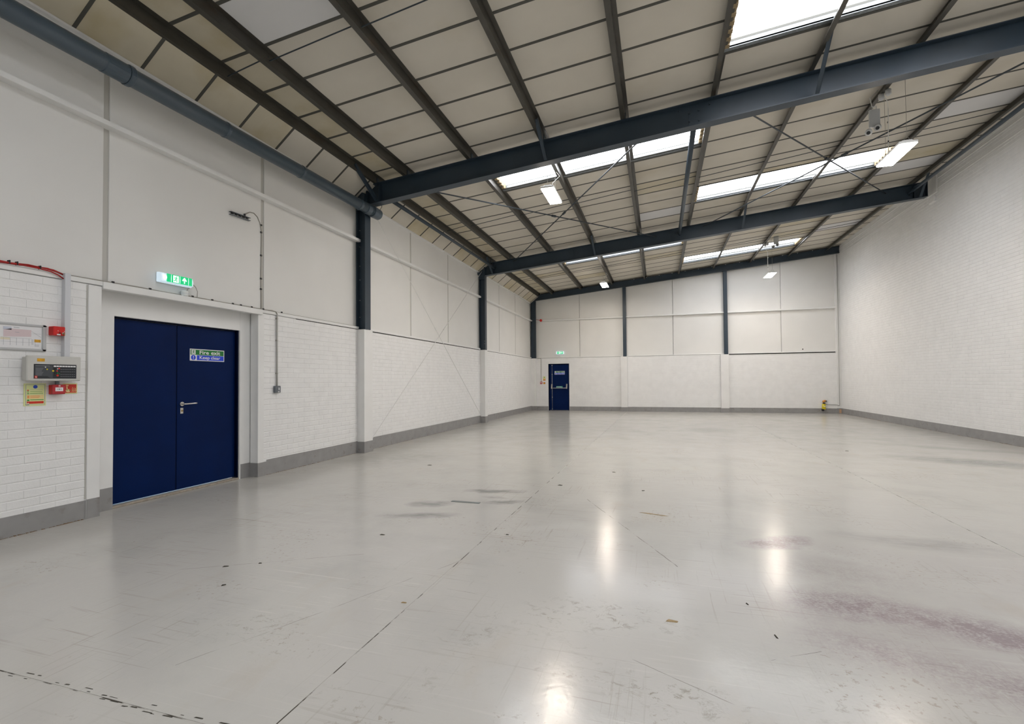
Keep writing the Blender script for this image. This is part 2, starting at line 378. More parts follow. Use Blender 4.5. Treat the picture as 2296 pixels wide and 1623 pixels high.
# broken joint edge at the lower left: crumbs of dark filler along the cross joint
b = MB()
for k in range(46):
    x = 2.55 + k*.03 + random.uniform(-.01,.01)
    if random.random() < .45: continue
    y = 1.49 + random.choice((-.012, .012, .02)) + random.uniform(-.006,.006); l = random.uniform(.008,.028); w = random.uniform(.0015,.005)
    b.add([(x-l,y-w,.0006),(x+l,y-w*.3,.0006),(x+l*.9,y+w,.0006),(x-l*.8,y+w*.5,.0006),(x,y,.002)], [(0,1,4),(1,2,4),(2,3,4),(3,0,4),(3,2,1,0)])
b.build('joint_crumbs', GRIT, fl).tag(kind='stuff')

# ---------------------------------------------------------------- walls
CH = HB/30; BL = .24
def brick_mesh(name, m, d=.006, g=.003, L=BL, H=CH):
    """one brick face, joints recessed, soft arrises; x out, y along, z up; origin at lower left"""
    e = .004; ey = .0007; y0, y1, z0, z1 = .0002, L-.0002, g, H-g
    vs = [(.002,y0,z0),(.002,y1,z0),(.002,y1,z1),(.002,y0,z1),(d,y0+ey,z0+e),(d,y1-ey,z0+e),(d,y1-ey,z1-e),(d,y0+ey,z1-e)]
    me = bpy.data.meshes.new(name); me.from_pydata(vs, [], [(4,5,6,7),(0,1,5,4),(1,2,6,5),(2,3,7,6),(3,0,4,7)]); me.materials.append(m); return me
BV = [brick_mesh('brick', BRICK, .0056+.0004*k) for k in range(4)]
HV = brick_mesh('half_brick', BRICK, .006, L=BL/2)
def bricks_stuff(name, place, u0, u1, z0, z1, m, parent, hole=None, L=BL, H=CH, tooth=False, d=.006):
    """joined brick faces of a stretcher-bond field; place(out,u,z)"""
    b = MB(); nr = int(round((z1-z0)/H)); e = .004; g = .003
    for r in range(nr):
        za = z0+r*H; ivs = [(u0-(L/2 if tooth and r % 2 else 0), u1)]
        for h in hole or []:
            if h[2] <= za+H/2 < h[3]: ivs = [q for (a, c) in ivs for q in ((a, min(c, h[0])), (max(a, h[1]), c)) if q[1]-q[0] > .02]
        for (i0, i1) in ivs:
            u = i0 if tooth else u0 + L*math.floor((i0-u0)/L) - (L/2 if r % 2 else 0)
            while u < i1-.001:
                a, c = max(u,i0), min(u+L,i1); u += L
                if c-a < .025: continue
                dd = d+random.choice((0,.0004,.0008,-.0004))
                A, C, z_, Z_ = a+.0002, c-.0002, za+g, za+H-g; ey = .0007
                n = len(b.v)
                b.v += [place(*q) for q in ((.002,A,z_),(.002,C,z_),(.002,C,Z_),(.002,A,Z_),(dd,A+ey,z_+e),(dd,C-ey,z_+e),(dd,C-ey,Z_-e),(dd,A+ey,Z_-e))]
                b.f += [[k+n for k in f] for f in ((4,5,6,7),(0,1,5,4),(1,2,6,5),(2,3,7,6),(3,0,4,7))]
    return b.build(name, m, parent).tag(kind='stuff')

# left wall -------------------------------------------------------
b = MB()
b.box(-.5, -.0035, YF-.3, 3.50, -.05, HB); b.box(-.5, -.0035, 5.62, YB+.4, -.05, HB)
b.box(-.5, -.146, 3.50, 3.70, -.05, HB); b.box(-.5, -.146, 5.36, 5.62, -.05, HB); b.box(-.5, -.146, 3.70, 5.36, 2.105, HB)
b.box(-.5, -.09, YF-.3, YB+.4, HB, 5.25)
wl = b.build('wall_left', MORTAR).tag(kind='structure')
def place_bricks(y0, n, courses, parent, last=True):
    for r in range(courses):
        off = BL/2 if r % 2 else 0
        if off: inst(HV, 'half_brick', (-.006, y0, r*CH), parent); last and inst(HV, 'half_brick', (-.006, y0+n*BL-BL/2, r*CH), parent)
        for k in range(n - (1 if off else 0)):
            inst(random.choice(BV), 'brick', (-.006+random.choice((0,.0004,-.0003)), y0+off+k*BL, r*CH), parent)
NB0 = 4; ya = 3.361-NB0*BL
place_bricks(ya, NB0, 30, wl)          # beside the alarm panel
NB1 = 4
place_bricks(5.645, NB1, 30, wl, False)       # beyond the double door
pL = lambda o, u, z: Vector((-.006+o, u, z))
bricks_stuff('brickwork', pL, YF, ya, 0, HB, BRICK, wl)
bricks_stuff('brickwork', pL, 5.645+NB1*BL, 7.95, 0, HB, BRICK, wl, None, BL, CH, True)
bricks_stuff('brickwork', pL, 8.2, 14.62, 0, HB, BRICK, wl)
bricks_stuff('brickwork', pL, 14.85, YB, 0, HB, BRICK, wl)
# piers (smooth), door surround, header
for (y0, y1, x0, x1) in ((3.375, 3.495, -.13, .012), (5.535, 5.645, -.13, .008), (7.93, 8.21, -.02, .158), (14.59, 14.83, -.02, .165), (21.13, YB, -.02, .20)):
    box('pier', RENDER_, x0, x1, y0, y1, 0, HB-.006, wl, .003)
box('groove', CLADJ, -.02, .0, 3.361, 3.376, .2, HB-.01, wl)
box('door_header', RENDER_, -.16, -.145, 3.70, 5.37, 2.108, HB, wl)
box('door_cheek', RENDER_, -.16, -.14, 3.495, 3.715, 0, HB, wl); box('door_cheek', RENDER_, -.16, -.14, 5.372, 5.535, 0, HB, wl)
box('door_return', RENDER_, -.26, -.142, 5.362, 5.376, 0, HB, wl)
# lining sheets above the dado
LJ = [YF, -.66, 1.45, 3.565, 5.665, 7.98, 10.11, 12.22, 14.6, 16.72, 18.80, YB+.05]
for i in range(len(LJ)-1):
    g0, g1 = (.0 if i in (5,8) else .028), (.0 if i+1 in (5,8) else .028)
    for (z0, z1) in ((HB, 4.085), (4.095, 4.93)):
        box('lining_sheet', CLAD, -.09, -.05, LJ[i]+g0, LJ[i+1]-g1, z0, z1, wl, .004)
    if 0 < i: box('joint_strip', CLADJ, -.085, -.062, LJ[i]-.03, LJ[i]+.03, HB, 4.93, wl)
    # sheeting rail, one length per bay
for (a, c) in ((YF, 7.97), (8.14, 14.58), (14.76, 21.2)):
    MB().prism([(-.06,4.078),(.045,4.078),(.05,4.083),(.05,4.128),(.03,4.136),(-.06,4.150)], lambda p,q,t: Vector((p,t,q)), a, c).build('sheeting_rail', WTRIM, wl)
    box('ledge', WTRIM, -.06, .012, a, c, HB+.004, 2.430, wl, .004)
    box('ledge_gap', DARKGAP, -.02, .0025, max(a+.06, 6.3), c-.05, HB-(.014 if 8 < a < 9 else .007), HB+.004, wl)
box('ledge_lintel', WTRIM, -.06, .03, 3.50, 5.60, 2.352, 2.428, wl, .004)
MB().prism([(-.06,4.90),(.004,4.90),(.004,4.925),(-.06,4.95)], lambda p,q,t: Vector((p,t,q)), YF, YB).build('eaves_trim', WTRIM, wl)

# back wall ------------------------------------------------------
DX0, DX1, DZ = .76, 1.715, 2.118
b = MB()
b.box(-.4, DX0, YB+.0035, YB+.4, -.05, HB); b.box(DX1, RW+.4, YB+.0035, YB+.4, -.05, HB); b.box(DX0, DX1, YB+.0035, YB+.4, DZ, HB)
b.box(DX0-.02, DX1+.02, YB+.12, YB+.4, -.05, DZ+.02)
b.box(-.4, RW+.4, YB+.10, YB+.4, HB, 6.75)
wb = b.build('wall_back', MORTAR).tag(kind='structure')
pB = lambda o, u, z: Vector((u, YB+.006-o, z))
bricks_stuff('brickwork', pB, .2, 4.0, 0, HB, BRICK, wb, [(DX0-.02, DX1+.02, 0, DZ+.02)])
bricks_stuff('brickwork', pB, 4.27, 8.0, 0, HB, BRICK, wb)
bricks_stuff('brickwork', pB, 8.30, RW, 0, HB, BRICK, wb)
for s_ in ((DX0-.022, DX0), (DX1, DX1+.022)): box('door_jamb_edge', BRICK, s_[0], s_[1], YB-.001, YB+.02, 0, DZ+.03, wb)
box('door_lintel', RENDER_, DX0-.1, DX1+.1, YB-.003, YB+.02, DZ, DZ+.09, wb)
box('pier', RENDER_, 4.0, 4.27, YB-.11, YB+.01, 0, HB-.004, wb, .003); box('pier', RENDER_, 8.0, 8.30, YB-.11, YB+.01, 0, HB-.004, wb, .003)
BJ = [0, 2.2, 4.17, 6.17, 8.22, 10.26, 12.14]
for i in range(6):
    g0 = .0 if i in (0,2,4) else .012; g1 = .0 if i in (1,3,5) else .012
    x0, x1 = BJ[i]+g0, BJ[i+1]-g1
    box('lining_sheet', CLAD, x0, x1, YB+.05, YB+.10, HB, 4.085, wb, .003)
    MB().hexa([(x0,YB+.05,4.095),(x1,YB+.05,4.095),(x1,YB+.10,4.095),(x0,YB+.10,4.095)], [(x0,YB+.05,rz(x0)+.12),(x1,YB+.05,rz(x1)+.12),(x1,YB+.10,rz(x1)+.12),(x0,YB+.10,rz(x0)+.12)]).build('lining_sheet', CLAD, wb)
for (a, c) in ((.2, 4.10), (4.24, 8.15), (8.29, 12.13)):
    MB().prism([(0,4.078),(-.10,4.078),(-.105,4.083),(-.105,4.128),(-.09,4.136),(0,4.150)], lambda p,q,t: Vector((t,YB+.06+p,q)), a, c).build('sheeting_rail', WTRIM, wb)
    box('ledge', WTRIM, a, c, YB-.012, YB+.06, HB+.005, 2.425, wb, .004)
box('ledge_gap', DARKGAP, 8.33, 12.10, YB-.014, YB+.02, HB-.020, HB+.016, wb)
box('ledge_gap', DARKGAP, 4.3, 6.2, YB-.004, YB+.02, HB-.003, HB+.005, wb); box('ledge_gap', DARKGAP, .25, 4.0, YB-.004, YB+.02, HB-.002, HB+.004, wb)
MB().hexa([(12.13,YB-.02,0),(RW,YB-.02,0),(RW,YB+.1,0),(12.13,YB+.1,0)], [(12.13,YB-.02,6.25),(RW,YB-.02,6.26),(RW,YB+.1,6.26),(12.13,YB+.1,6.25)]).build('corner_pier', RENDER_, wb)
box('fixing_hole', DARKGAP, 10.99, 11.03, YB+.046, YB+.052, 2.50, 2.54, wb)

# right wall: brick up to the roof
wr = box('wall_right', MORTAR, RW+.0035, RW+.4, YF-.3, YB+.4, -.05, 6.75).tag(kind='structure')
pR = lambda o, u, z: Vector((RW+.006-o, u, z))
bricks_stuff('brickwork', pR, 8.0, YB, 0, 83*CH, BRICK, wr)
for (z, p) in ((6.10, .012), (6.34, .016)):
    box('proud_course', BRICK, RW-p, RW, 8.0, YB, z-.012, z+.012, wr, .004)
box('padstone', RENDER_, RW-.05, RW+.01, 14.52, 14.78, 5.80, 5.93, wr, .006); box('padstone', RENDER_, RW-.03, RW+.01, 14.45, 14.9, 6.0, 6.5, wr, .01)
# front wall behind the camera
box('wall_front', CLAD, -.5, RW+.5, YF-.3, YF, -.05, 6.75).tag(kind='structure')

# painted skirting bands ------------------------------------------
def skirt(name, segs):
    b = MB()
    for s_ in segs: b.box(*s_)
    return b.build(name, SKIRT).tag(kind='structure')
bbL = skirt('baseboard_left', [(-.004,.004,YF,3.378,0,.187), (-.004,.0155,3.376,3.492,0,.195), (-.143,-.137,3.496,3.714,0,.24), (-.143,-.137,5.375,5.535,0,.205), (-.14,.0115,5.531,5.648,0,.20),
    (-.004,.004,5.645,5.70,0,.20), (-.004,.004,5.70,7.93,0,.225), (-.004,.162,7.926,8.214,0,.215), (-.004,.004,8.21,8.30,0,.215), (-.004,.004,8.30,14.59,0,.238), (-.004,.169,14.586,14.834,0,.21), (-.004,.004,14.83,21.13,0,.21), (-.004,.204,21.126,YB,0,.20)])
skirt('baseboard_back', [(.2,DX0-.01,YB-.004,YB+.004,0,.19), (DX1+.01,4.0,YB-.004,YB+.004,0,.19), (3.996,4.274,YB-.114,YB-.1,0,.185), (4.27,8.0,YB-.004,YB+.004,0,.195), (7.996,8.304,YB-.114,YB-.1,0,.18), (8.3,12.13,YB-.004,YB+.004,0,.20), (12.126,RW,YB-.024,YB,0,.21)])
bbR = box('baseboard_right', SKIRT, RW-.004, RW+.004, YF, YB-.02, 0, .208).tag(kind='structure')
def dirt(parent, f, n, k):
    """ragged brown line of dirt where wall meets floor"""
    b = MB()
    for i in range(n):
        t0, t1 = i/n, (i+random.uniform(.6,1.1))/n
        if random.random() < .25: continue
        h = random.uniform(.004,.012)*k; w = random.uniform(.004,.012)*k
        p, q, n_ = f(t0), f(t1), f(None)
        b.add([p, q, q+n_*w, p+n_*w*.6, p+Vector((0,0,h)), q+Vector((0,0,h*.6))], [(0,1,2,3),(3,2,5,4),(0,3,4),(1,5,2),(0,4,5,1)])
    return b.build('floor_edge_dirt', DIRT, parent).tag(kind='stuff')
dirt(bbL, lambda t: Vector((1,0,0)) if t is None else Vector((.003, 2.2+1.16*t, 0)), 40, 1.)
dirt(bbL, lambda t: Vector((1,0,0)) if t is None else Vector((.003, 5.7+2.2*t, 0)), 50, .8)
dirt(bbL, lambda t: Vector((1,0,0)) if t is None else Vector((.003, 8.3+6.2*t, 0)), 70, .7)
dirt(bbR, lambda t: Vector((-1,0,0)) if t is None else Vector((RW-.003, 10+11*t, 0)), 90, .9)
box('paint_chip', RUST, RW-.10, RW-.03, YB-.028, YB-.02, .02, .17, bbR)

# ---------------------------------------------------------------- ceiling: boards, tee bars, deck with rooflight openings
# rooflights: (first purlin, last purlin, near y, far y)
RL = [(5, 8, 6.12, 7.10), (2, 5, 8.80, 9.84), (5, 8, 12.06, 13.04), (2, 5, 15.95, 16.95), (5, 8, 18.90, 19.84), (2, 5, 2.10, 3.10), (5, 8, -.58, .40), (2, 5, -4.6, -3.6), (5, 8, -4.6, -3.6)]
b = MB()
def deck_cells():
    ys = sorted(set([YF-.3, YB+.4]+[r[2] for r in RL]+[r[3] for r in RL])); xs = [-.1, PX[2], PX[5], PX[8], RW+.4]
    for i in range(len(xs)-1):
        for j in range(len(ys)-1):
            ym = (ys[j]+ys[j+1])/2
            if any(PX[r[0]] == xs[i] and r[2] < ym < r[3] for r in RL): continue
            yield xs[i], xs[i+1], ys[j], ys[j+1]
for (x0, x1, y0, y1) in deck_cells():
    z0, z1 = zt(x0)+.16, zt(x1)+.16
    b.hexa([(x0,y0,z0),(x1,y0,z1),(x1,y1,z1),(x0,y1,z0)], [(x0,y0,z0+.05),(x1,y0,z1+.05),(x1,y1,z1+.05),(x0,y1,z0+.05)])
b.hexa([(-.5,YF-.3,5.0),(-.1,YF-.3,5.2),(-.1,YB+.4,5.2),(-.5,YB+.4,5.0)], [(-.5,YF-.3,5.3),(0,YF-.3,5.62),(0,YB+.4,5.62),(-.5,YB+.4,5.3)])
ce = b.build('ceiling', DECK).tag(kind='structure')
WHITES = {(1,2),(4,16),(8,12),(8,16),(8,23)}
def board(x0, x1, y0, y1, m, name='ceiling_board'):
    z0, z1 = zt(x0), zt(x1); h = .022
    return MB().hexa([(x0,y0,z0),(x1,y0,z1),(x1,y1,z1),(x0,y1,z0)], [(x0,y0,z0+h),(x1,y0,z1+h),(x1,y1,z1+h),(x0,y1,z0+h)]).build(name, m, ce)
rows = [(SEAM[k], SEAM[k+1]) for k in range(len(SEAM)-1)] + [(SEAM[-1], YB+.05)]
TG = .017
for gi in range(9):
    x0, x1 = PX[gi], PX[gi+1]
    holes = [(r[2], r[3]) for r in RL if r[0] <= gi < r[1]]
    for ri, (ya_, yb_) in enumerate(rows):
        segs = [(ya_+TG, yb_-TG)]
        for (h0, h1) in holes:
            ns = []
            for (a, c) in segs:
                if h1 <= a or h0 >= c: ns.append((a, c)); continue
                if h0-a > .06: ns.append((a, h0))
                if c-h1 > .06: ns.append((h1, c))
            segs = ns
        for (a, c) in segs:
            m = PANELW if (gi, ri) in WHITES else (PANELY if (gi == 0 or random.random() < .06) else PANEL)
            board(x0+.003, x1-.003, a, c, m)
    for (a, c) in [(YF, -4.6), (-3.6, -.58), (-.58, .40), (.40, 2.1), (2.1, SEAM[0])] if True else []:
        if any(h0 <= a+.01 and c-.01 <= h1 for (h0, h1) in holes): continue
        board(x0+.003, x1-.003, a, c-.01, PANEL, 'lining_board')
    for (h0, h1) in holes:
        if h0 == -4.6: pass
board(PX[9]+.003, RW, YF, YB+.05, PANEL, 'edge_board')
if True:
    for (x0, x1) in ((PX[0],PX[2]),(PX[8],PX[9])): board(x0, x1, -4.6, -3.6, PANEL, 'lining_board')
# sloping eaves boards
def eb(y0, y1):
    xa, za, xb, zb = -.03, 4.905, .372, 5.225
    return MB().hexa([(xa,y0,za),(xb,y0,zb),(xb,y1,zb),(xa,y1,za)], [(xa-.02,y0,za+.03),(xb-.01,y0,zb+.03),(xb-.01,y1,zb+.03),(xa-.02,y1,za+.03)]).build('eaves_board', PANELY if random.random() < .4 else PANEL, ce)
for (a, c) in rows: eb(a+TG, c-TG)
eb(YF, SEAM[0]-TG)
b2 = MB().box(-.06, .40, YF, YB, 5.5, 5.52)
# tee bars under every board seam
def tbar(y):
    xs = [(.38, RW)]
    for r in RL:
        if r[2]-.02 < y < r[3]-.05:
            xs = [q for (a, c) in xs for q in ((a, min(c, PX[r[0]])), (max(a, PX[r[1]]), c)) if q[1]-q[0] > .05]
    bb = MB()
    for (a, c) in xs:
        bb.hexa([(a,y-.021,zt(a)-.004),(c,y-.021,zt(c)-.004),(c,y+.021,zt(c)-.004),(a,y+.021,zt(a)-.004)], [(a,y-.021,zt(a)+.004),(c,y-.021,zt(c)+.004),(c,y+.021,zt(c)+.004),(a,y+.021,zt(a)+.004)])
    xa, za, xb, zb = -.03, 4.905, .372, 5.225; k = .004
    bb.hexa([(xa+k,y-.017,za-k),(xb+k,y-.017,zb-k),(xb+k,y+.017,zb-k),(xa+k,y+.017,za-k)], [(xa-k,y-.017,za+k),(xb-k,y-.017,zb+k),(xb-k,y+.017,zb+k),(xa-k,y+.017,za+k)])
    return bb.build('tee_bar', TBAR, ce)
for y in SEAM: tbar(y)

# rooflights
def rooflight(i, r):
    x0, x1, y0, y1 = PX[r[0]], PX[r[1]], r[2], r[3]
    n = int((y1-y0+.16)/.0125); b = MB(); ys = [y0-.08+k*.0125 for k in range(n+1)]
    hgt = lambda y: .105+.016*math.tanh(2.2*math.sin(2*PI*y/.15))
    xa, xb = x0+.02, x1-.02
    vs = []; 
    for y in ys: vs += [(xa,y,zt(xa)+hgt(y)), (xb,y,zt(xb)+hgt(y))]
    b.add(vs, [(2*k,2*k+1,2*k+3,2*k+2) for k in range(n)])
    w = b.build('window_%d' % i, SKYM, origin=(x0, y0, zt(x0)), smooth=True).tag(kind='structure')
    # galvanised channels along the near and far edges
    for (ya_, s_, k) in ((y0, -1, .4), (y1, 1, 1.)):
        prof = [(0,-.008),(0,.07),(s_*.010,.07),(s_*.010,.0),(s_*.065*k,-.004),(s_*.065*k,-.014),(s_*.012,-.014)]
        MB().prism(prof, lambda p,q,t: Vector((t, ya_+p, zt(t)+q)), xa, xb).build('edge_channel', GALV, w)
        MB().prism([(s_*.065*k,-.018),(s_*.115*k,-.018),(s_*.115*k,.0),(s_*.065*k,.0)], lambda p,q,t: Vector((t, ya_+p, zt(t)+q)), xa, xb).build('channel_lip', TBAR, w)
        MB().prism([(0,.07),(s_*.006,.07),(s_*.006,.16),(0,.16)], lambda p,q,t: Vector((t, ya_+s_*.012+p, zt(t)+q)), xa, xb).build('kerb', TBAR, w)
    # profiled foam fillers closing the ends
    for (xe, d) in ((x0+.03, .06), (x1-.10, .06)):
        b = MB(); k = 0; y = y0
        while y < y1-.03:
            hh = .075 if k % 2 else .05
            b.box(xe, xe+d, y, y+.072, zt(xe)+.0+hh-.06, zt(xe)+hh+.05); y += .075; k += 1
        b.build('foam_filler', FOAM, w)
    return w
for i, r in enumerate(RL): rooflight(i+1, r)

# ---------------------------------------------------------------- doors
def leafbox(name, m, *a, **k): return box(name, m, *a, **k)
d1 = thing('door_1', (-.2, 3.715, 0), 'navy blue double door in the left wall', None, None, 'structure')
for (a, c, n) in ((3.735, 4.474, 'door_leaf'), (4.486, 5.335, 'door_leaf')):
    box(n, NAVY, -.25, -.205, a, c, .035, 2.085, d1, .004)
b = MB(); b.box(-.25,-.196,3.712,3.733,0,2.108); b.box(-.25,-.165,5.337,5.362,0,2.108); b.box(-.25,-.196,3.712,5.362,2.088,2.108); b.build('door_frame', NAVYF, d1)
box('meeting_strip', NAVYF, -.245, -.212, 4.470, 4.490, .035, 2.085, d1)
box('threshold', mat('worn_threshold', s2l((158, 148, 134)), .7, var=.2, vscale=20), -.25, -.15, 3.715, 5.362, 0, .022, d1, .004)
h = MB().tube([(-.205,4.548,1.10),(-.196,4.548,1.10)], .027, 16).build('handle_rose', CHROME, d1)
MB().tube([(-.196,4.548,1.10),(-.155,4.548,1.10),(-.150,4.556,1.10),(-.150,4.70,1.103),(-.152,4.712,1.103)], .0095, 10).build('lever', CHROME, h, smooth=True)
k = box('keyhole_plate', CHROME, -.205, -.199, 4.527, 4.566, .978, 1.052, d1, .004)
MB().tube([(-.2,4.547,1.015),(-.193,4.547,1.015)], .013, 10).build('lock_cylinder', BRASS, k)

d2 = thing('door_2', (1.24, YB+.04, 0), 'navy blue single fire door in the back wall', None, None, 'structure')
yd = YB+.045
box('door_leaf', NAVY, .80, 1.685, yd, yd+.045, .02, 2.08, d2, .004)
b = MB(); b.box(DX0,.80,yd-.03,yd+.06,0,DZ); b.box(1.687,DX1,yd-.03,yd+.06,0,DZ); b.box(DX0,DX1,yd-.03,yd+.06,2.082,DZ); b.build('door_frame', NAVYF, d2)
pb = thing('push_bar', (1.26, yd, 1.1)); pb.o.parent = d2.o; pb.o.location = Vector((1.26, yd, 1.1))-d2.matrix_world_base
MB().tube([(.915,yd-.07,1.015),(1.61,yd-.07,1.015)], .016, 10).build('bar', CHROME, pb, smooth=True)
for x in (.918, 1.60): MB().prism([(0,1.20),(-.035,1.20),(-.095,1.04),(-.095,.995),(-.05,.985),(0,1.06)], lambda p,q,t: Vector((t,yd+p,q)), x-.028, x+.028).build('bar_bracket', CHROME, pb)
MB().tube([(.928,yd-.02,.06),(.928,yd-.02,2.06)], .0085, 8).build('vertical_rod', CHROME, d2, smooth=True)
for z in (.065, .60, 1.64, 2.05): box('rod_guide', CHROME, .912, .944, yd-.032, yd, z-.022, z+.022, d2, .003)

# ---------------------------------------------------------------- steel frame
def ibeam(name, y, x0, x1, h, dz, fw, label, end=True):
    """sloping I-section along x with its front flange edge at y"""
    t = .013; w = .009; ym = y+fw/2
    prof = [(y,-h),(y+fw,-h),(y+fw,-h+t),(ym+w/2,-h+t),(ym+w/2,-t),(y+fw,-t),(y+fw,0),(y,0),(y,-t),(ym-w/2,-t),(ym-w/2,-h+t),(y,-h+t)]
    r = thing(name, (x0, y, rz(x0)-h), label, 'steel beam')
    MB().prism(prof, lambda p,q,t_: Vector((t_, p, rz(t_)+dz+q)), x0, x1).build('beam_section', STEEL, r)
    return r
HBM = .385
r1 = ibeam('rafter', Y1, .17, 12.20, HBM, 0, FW, 'nearest sloping blue-grey roof beam, crossing the whole upper right of the room')
r2 = ibeam('rafter', Y2, .17, 12.12, HBM, 0, FW, 'second sloping blue-grey roof beam, ending at the right brick wall')
r3 = ibeam('rafter', Y3, .12, RW-.01, .256, .09, .13, 'shallow blue-grey end beam along the top of the back wall')
for r, y in ((r1, Y1), (r2, Y2)):
    ym = y+FW/2
    # end plate, apex splice with bolts
    box('end_plate', STEEL, .165, .185, y-.005, y+FW+.005, rz(.17)-.42, rz(.17)+.02, r)
    for dx in (-.012, .002): 
        x = 6.15+dx
    MB().prism([(0,-.372),(.16,-.372),(.16,-.014),(0,-.014)], lambda p,q,t: Vector((6.07+p, t, rz(6.07+p)+q)), ym-.014, ym-.006).build('splice_plate', STEEL, r)
    for (bx, bz) in ((6.08,-.27),(6.22,-.29),(6.08,-.14),(6.22,-.13),(5.92,-.06),(6.38,-.07)):
        MB().tube([(bx,ym-.03,rz(bx)+bz),(bx,ym-.004,rz(bx)+bz)], .016, 6).build('bolt', STEEL, r)
    for x in (.45, 11.85): MB().prism([(y+.002,-.37),(ym,-.37),(ym,-.015),(y+.002,-.015)], lambda p,q,t: Vector((t, p, rz(t)+q)), x, x+.01).build('stiffener', STEEL, r)
MB().prism([(0,-.385),(.012,-.385),(.012,0),(0,0)], lambda p,q,t: Vector((12.12+p, t, rz(12.12)+q)), Y2-.01, Y2+FW+.01).build('end_plate', STEEL, r2)

def column(x0, x1, y0, y1, z0, z1, label, axis='x', bolts=()):
    r = thing('steel_column', ((x0+x1)/2, (y0+y1)/2, z0), label, 'steel column')
    t = .012; w = .009; ym = (y0+y1)/2; xm = (x0+x1)/2
    if axis == 'x':   # flanges face the room (+x)
        prof = [(x0,y0),(x0+t,y0),(x0+t,ym-w/2),(x1-t,ym-w/2),(x1-t,y0),(x1,y0),(x1,y1),(x1-t,y1),(x1-t,ym+w/2),(x0+t,ym+w/2),(x0+t,y1),(x0,y1)]
    else:
        prof = [(x0,y0),(x1,y0),(x1,y0+t),(xm+w/2,y0+t),(xm+w/2,y1-t),(x1,y1-t),(x1,y1),(x0,y1),(x0,y1-t),(xm-w/2,y1-t),(xm-w/2,y0+t),(x0,y0+t)]
    MB().prism(prof, lambda p,q,t_: Vector((p,q,t_)), z0, z1).build('column_section', STEEL, r)
    for (bx, by, bz) in bolts: MB().tube([(bx,by-.008,bz),(bx,by+.02,bz)], .010, 6).build('bolt', CHROME, r)
    return r
c1 = column(-.03, .169, 7.94, 8.125, HB-.004, 5.0, 'blue-grey steel column on the left wall at the end of the pipe', 'x', [(.0,8.02,z) for z in (2.62,2.95,3.35,3.62,4.0,4.32)])
c2 = column(-.03, .172, 14.60, 14.765, HB-.004, 5.0, 'blue-grey steel column on the left wall under the second roof beam', 'x', [(.13,14.68,2.58),(.13,14.68,2.67)])
c3 = column(.0, .215, 21.15, 21.27, HB-.004, 5.02, 'blue-grey steel column in the far left corner', 'x')
for c, y in ((c1, 7.94), (c2, 14.60)):
    MB().prism([(-.045,4.80),(.0,4.68),(.16,4.68),(.17,5.0),(.12,5.02),(.02,4.93)], lambda p,q,t: Vector((p,t,q)), y-.03, y-.018).build('eaves_gusset', STEEL, c)
    box('eaves_cleat', STEEL, -.045, .09, y-.10, y-.02, 4.82, 4.90, c, .004)
column(4.105, 4.24, YB-.10, YB+.04, HB-.004, rz(4.17)-.17, 'blue-grey wind post on the back wall, left of the two', 'y')
column(8.15, 8.29, YB-.10, YB+.04, HB-.004, rz(8.22)-.17, 'blue-grey wind post on the back wall, right of the two', 'y')

# purlins: Z sections running the length of the roof
ORD = ['eaves purlin nearest the left wall', 'second roof purlin from the left wall', 'third roof purlin from the left wall', 'fourth roof purlin from the left wall', 'fifth roof purlin from the left wall',
       'sixth roof purlin from the left wall', 'seventh roof purlin from the left wall', 'eighth roof purlin from the left wall', 'ninth roof purlin from the left wall', 'roof purlin running along the right brick wall']
for i, x in enumerate(PX):
    t = .006; zb = rz(x)
    prof = [(-.062,.0),(t,.0),(t,.139),(.062,.139),(.062,.133),(.0,.133),(.0,t),(-.056,t),(-.056,.018),(-.062,.018)]
    prof = [(p, q + SL*p) for p, q in prof]
    a = thing('purlin', (x, 8, zb), 'dark brown-grey steel ' + ORD[i], 'purlin', 'roof purlins')
    MB().prism(prof, lambda p,q,t_: Vector((x+p, t_, zb+q)), YF+.01, Y3-.01).build('z_section', PURL, a)
    for y in (Y1+FW/2, Y2+FW/2):
        box('cleat', STEEL, x+t, x+.016, y-.05, y+.05, zb, zb+.12, a)
        box('sleeve', PURL, x-.004, x, y-.38, y+.38, zb+.01, zb+.13, a)

# knee braces from beam bottom flange up to the purlin
def brace(x, yb, ya_, lab):
    p = Vector((x, yb-.004, rz(x)-HBM+.02)); q = Vector((x-.03, ya_, rz(x)+.06)); r = thing('knee_brace', p, lab, 'brace')
    d = (q-p).normalized(); n = Vector((0, d.z, -d.y))
    u = Vector((1,0,0)); w = .028
    MB().hexa([p-u*w-n*.003, p+u*w-n*.003, p+u*w+n*.003, p-u*w+n*.003], [q-u*w-n*.003, q+u*w-n*.003, q+u*w+n*.003, q-u*w+n*.003]).build('angle_leg', STEEL, r)
    MB().hexa([p+u*(w-.006)-n*.003, p+u*w-n*.003, p+u*w+n*.05, p+u*(w-.006)+n*.05], [q+u*(w-.006)-n*.003, q+u*w-n*.003, q+u*w+n*.05, q+u*(w-.006)+n*.05]).build('angle_leg', STEEL, r)
    MB().tube([p+Vector((0,-.02,.03)), p+Vector((0,.012,.03))], .014, 6).build('bolt', STEEL, r)
brace(.40, Y1, 7.30, 'knee brace at the pipe end from nearest beam to eaves purlin')
brace(3.74, Y1, 7.42, 'knee brace from nearest beam to the fourth purlin')
brace(7.84, Y1, 7.25, 'knee brace from nearest beam to the seventh purlin, beside the large rooflight')
brace(.45, Y2, 14.1, 'knee brace from second beam to the eaves purlin at the left column')
brace(3.76, Y2, 13.95, 'knee brace from second beam to the fourth purlin')
brace(7.86, Y2, 13.8, 'knee brace from second beam to the seventh purlin')
brace(11.98, Y2, 14.1, 'knee brace from second beam beside the right brick wall')

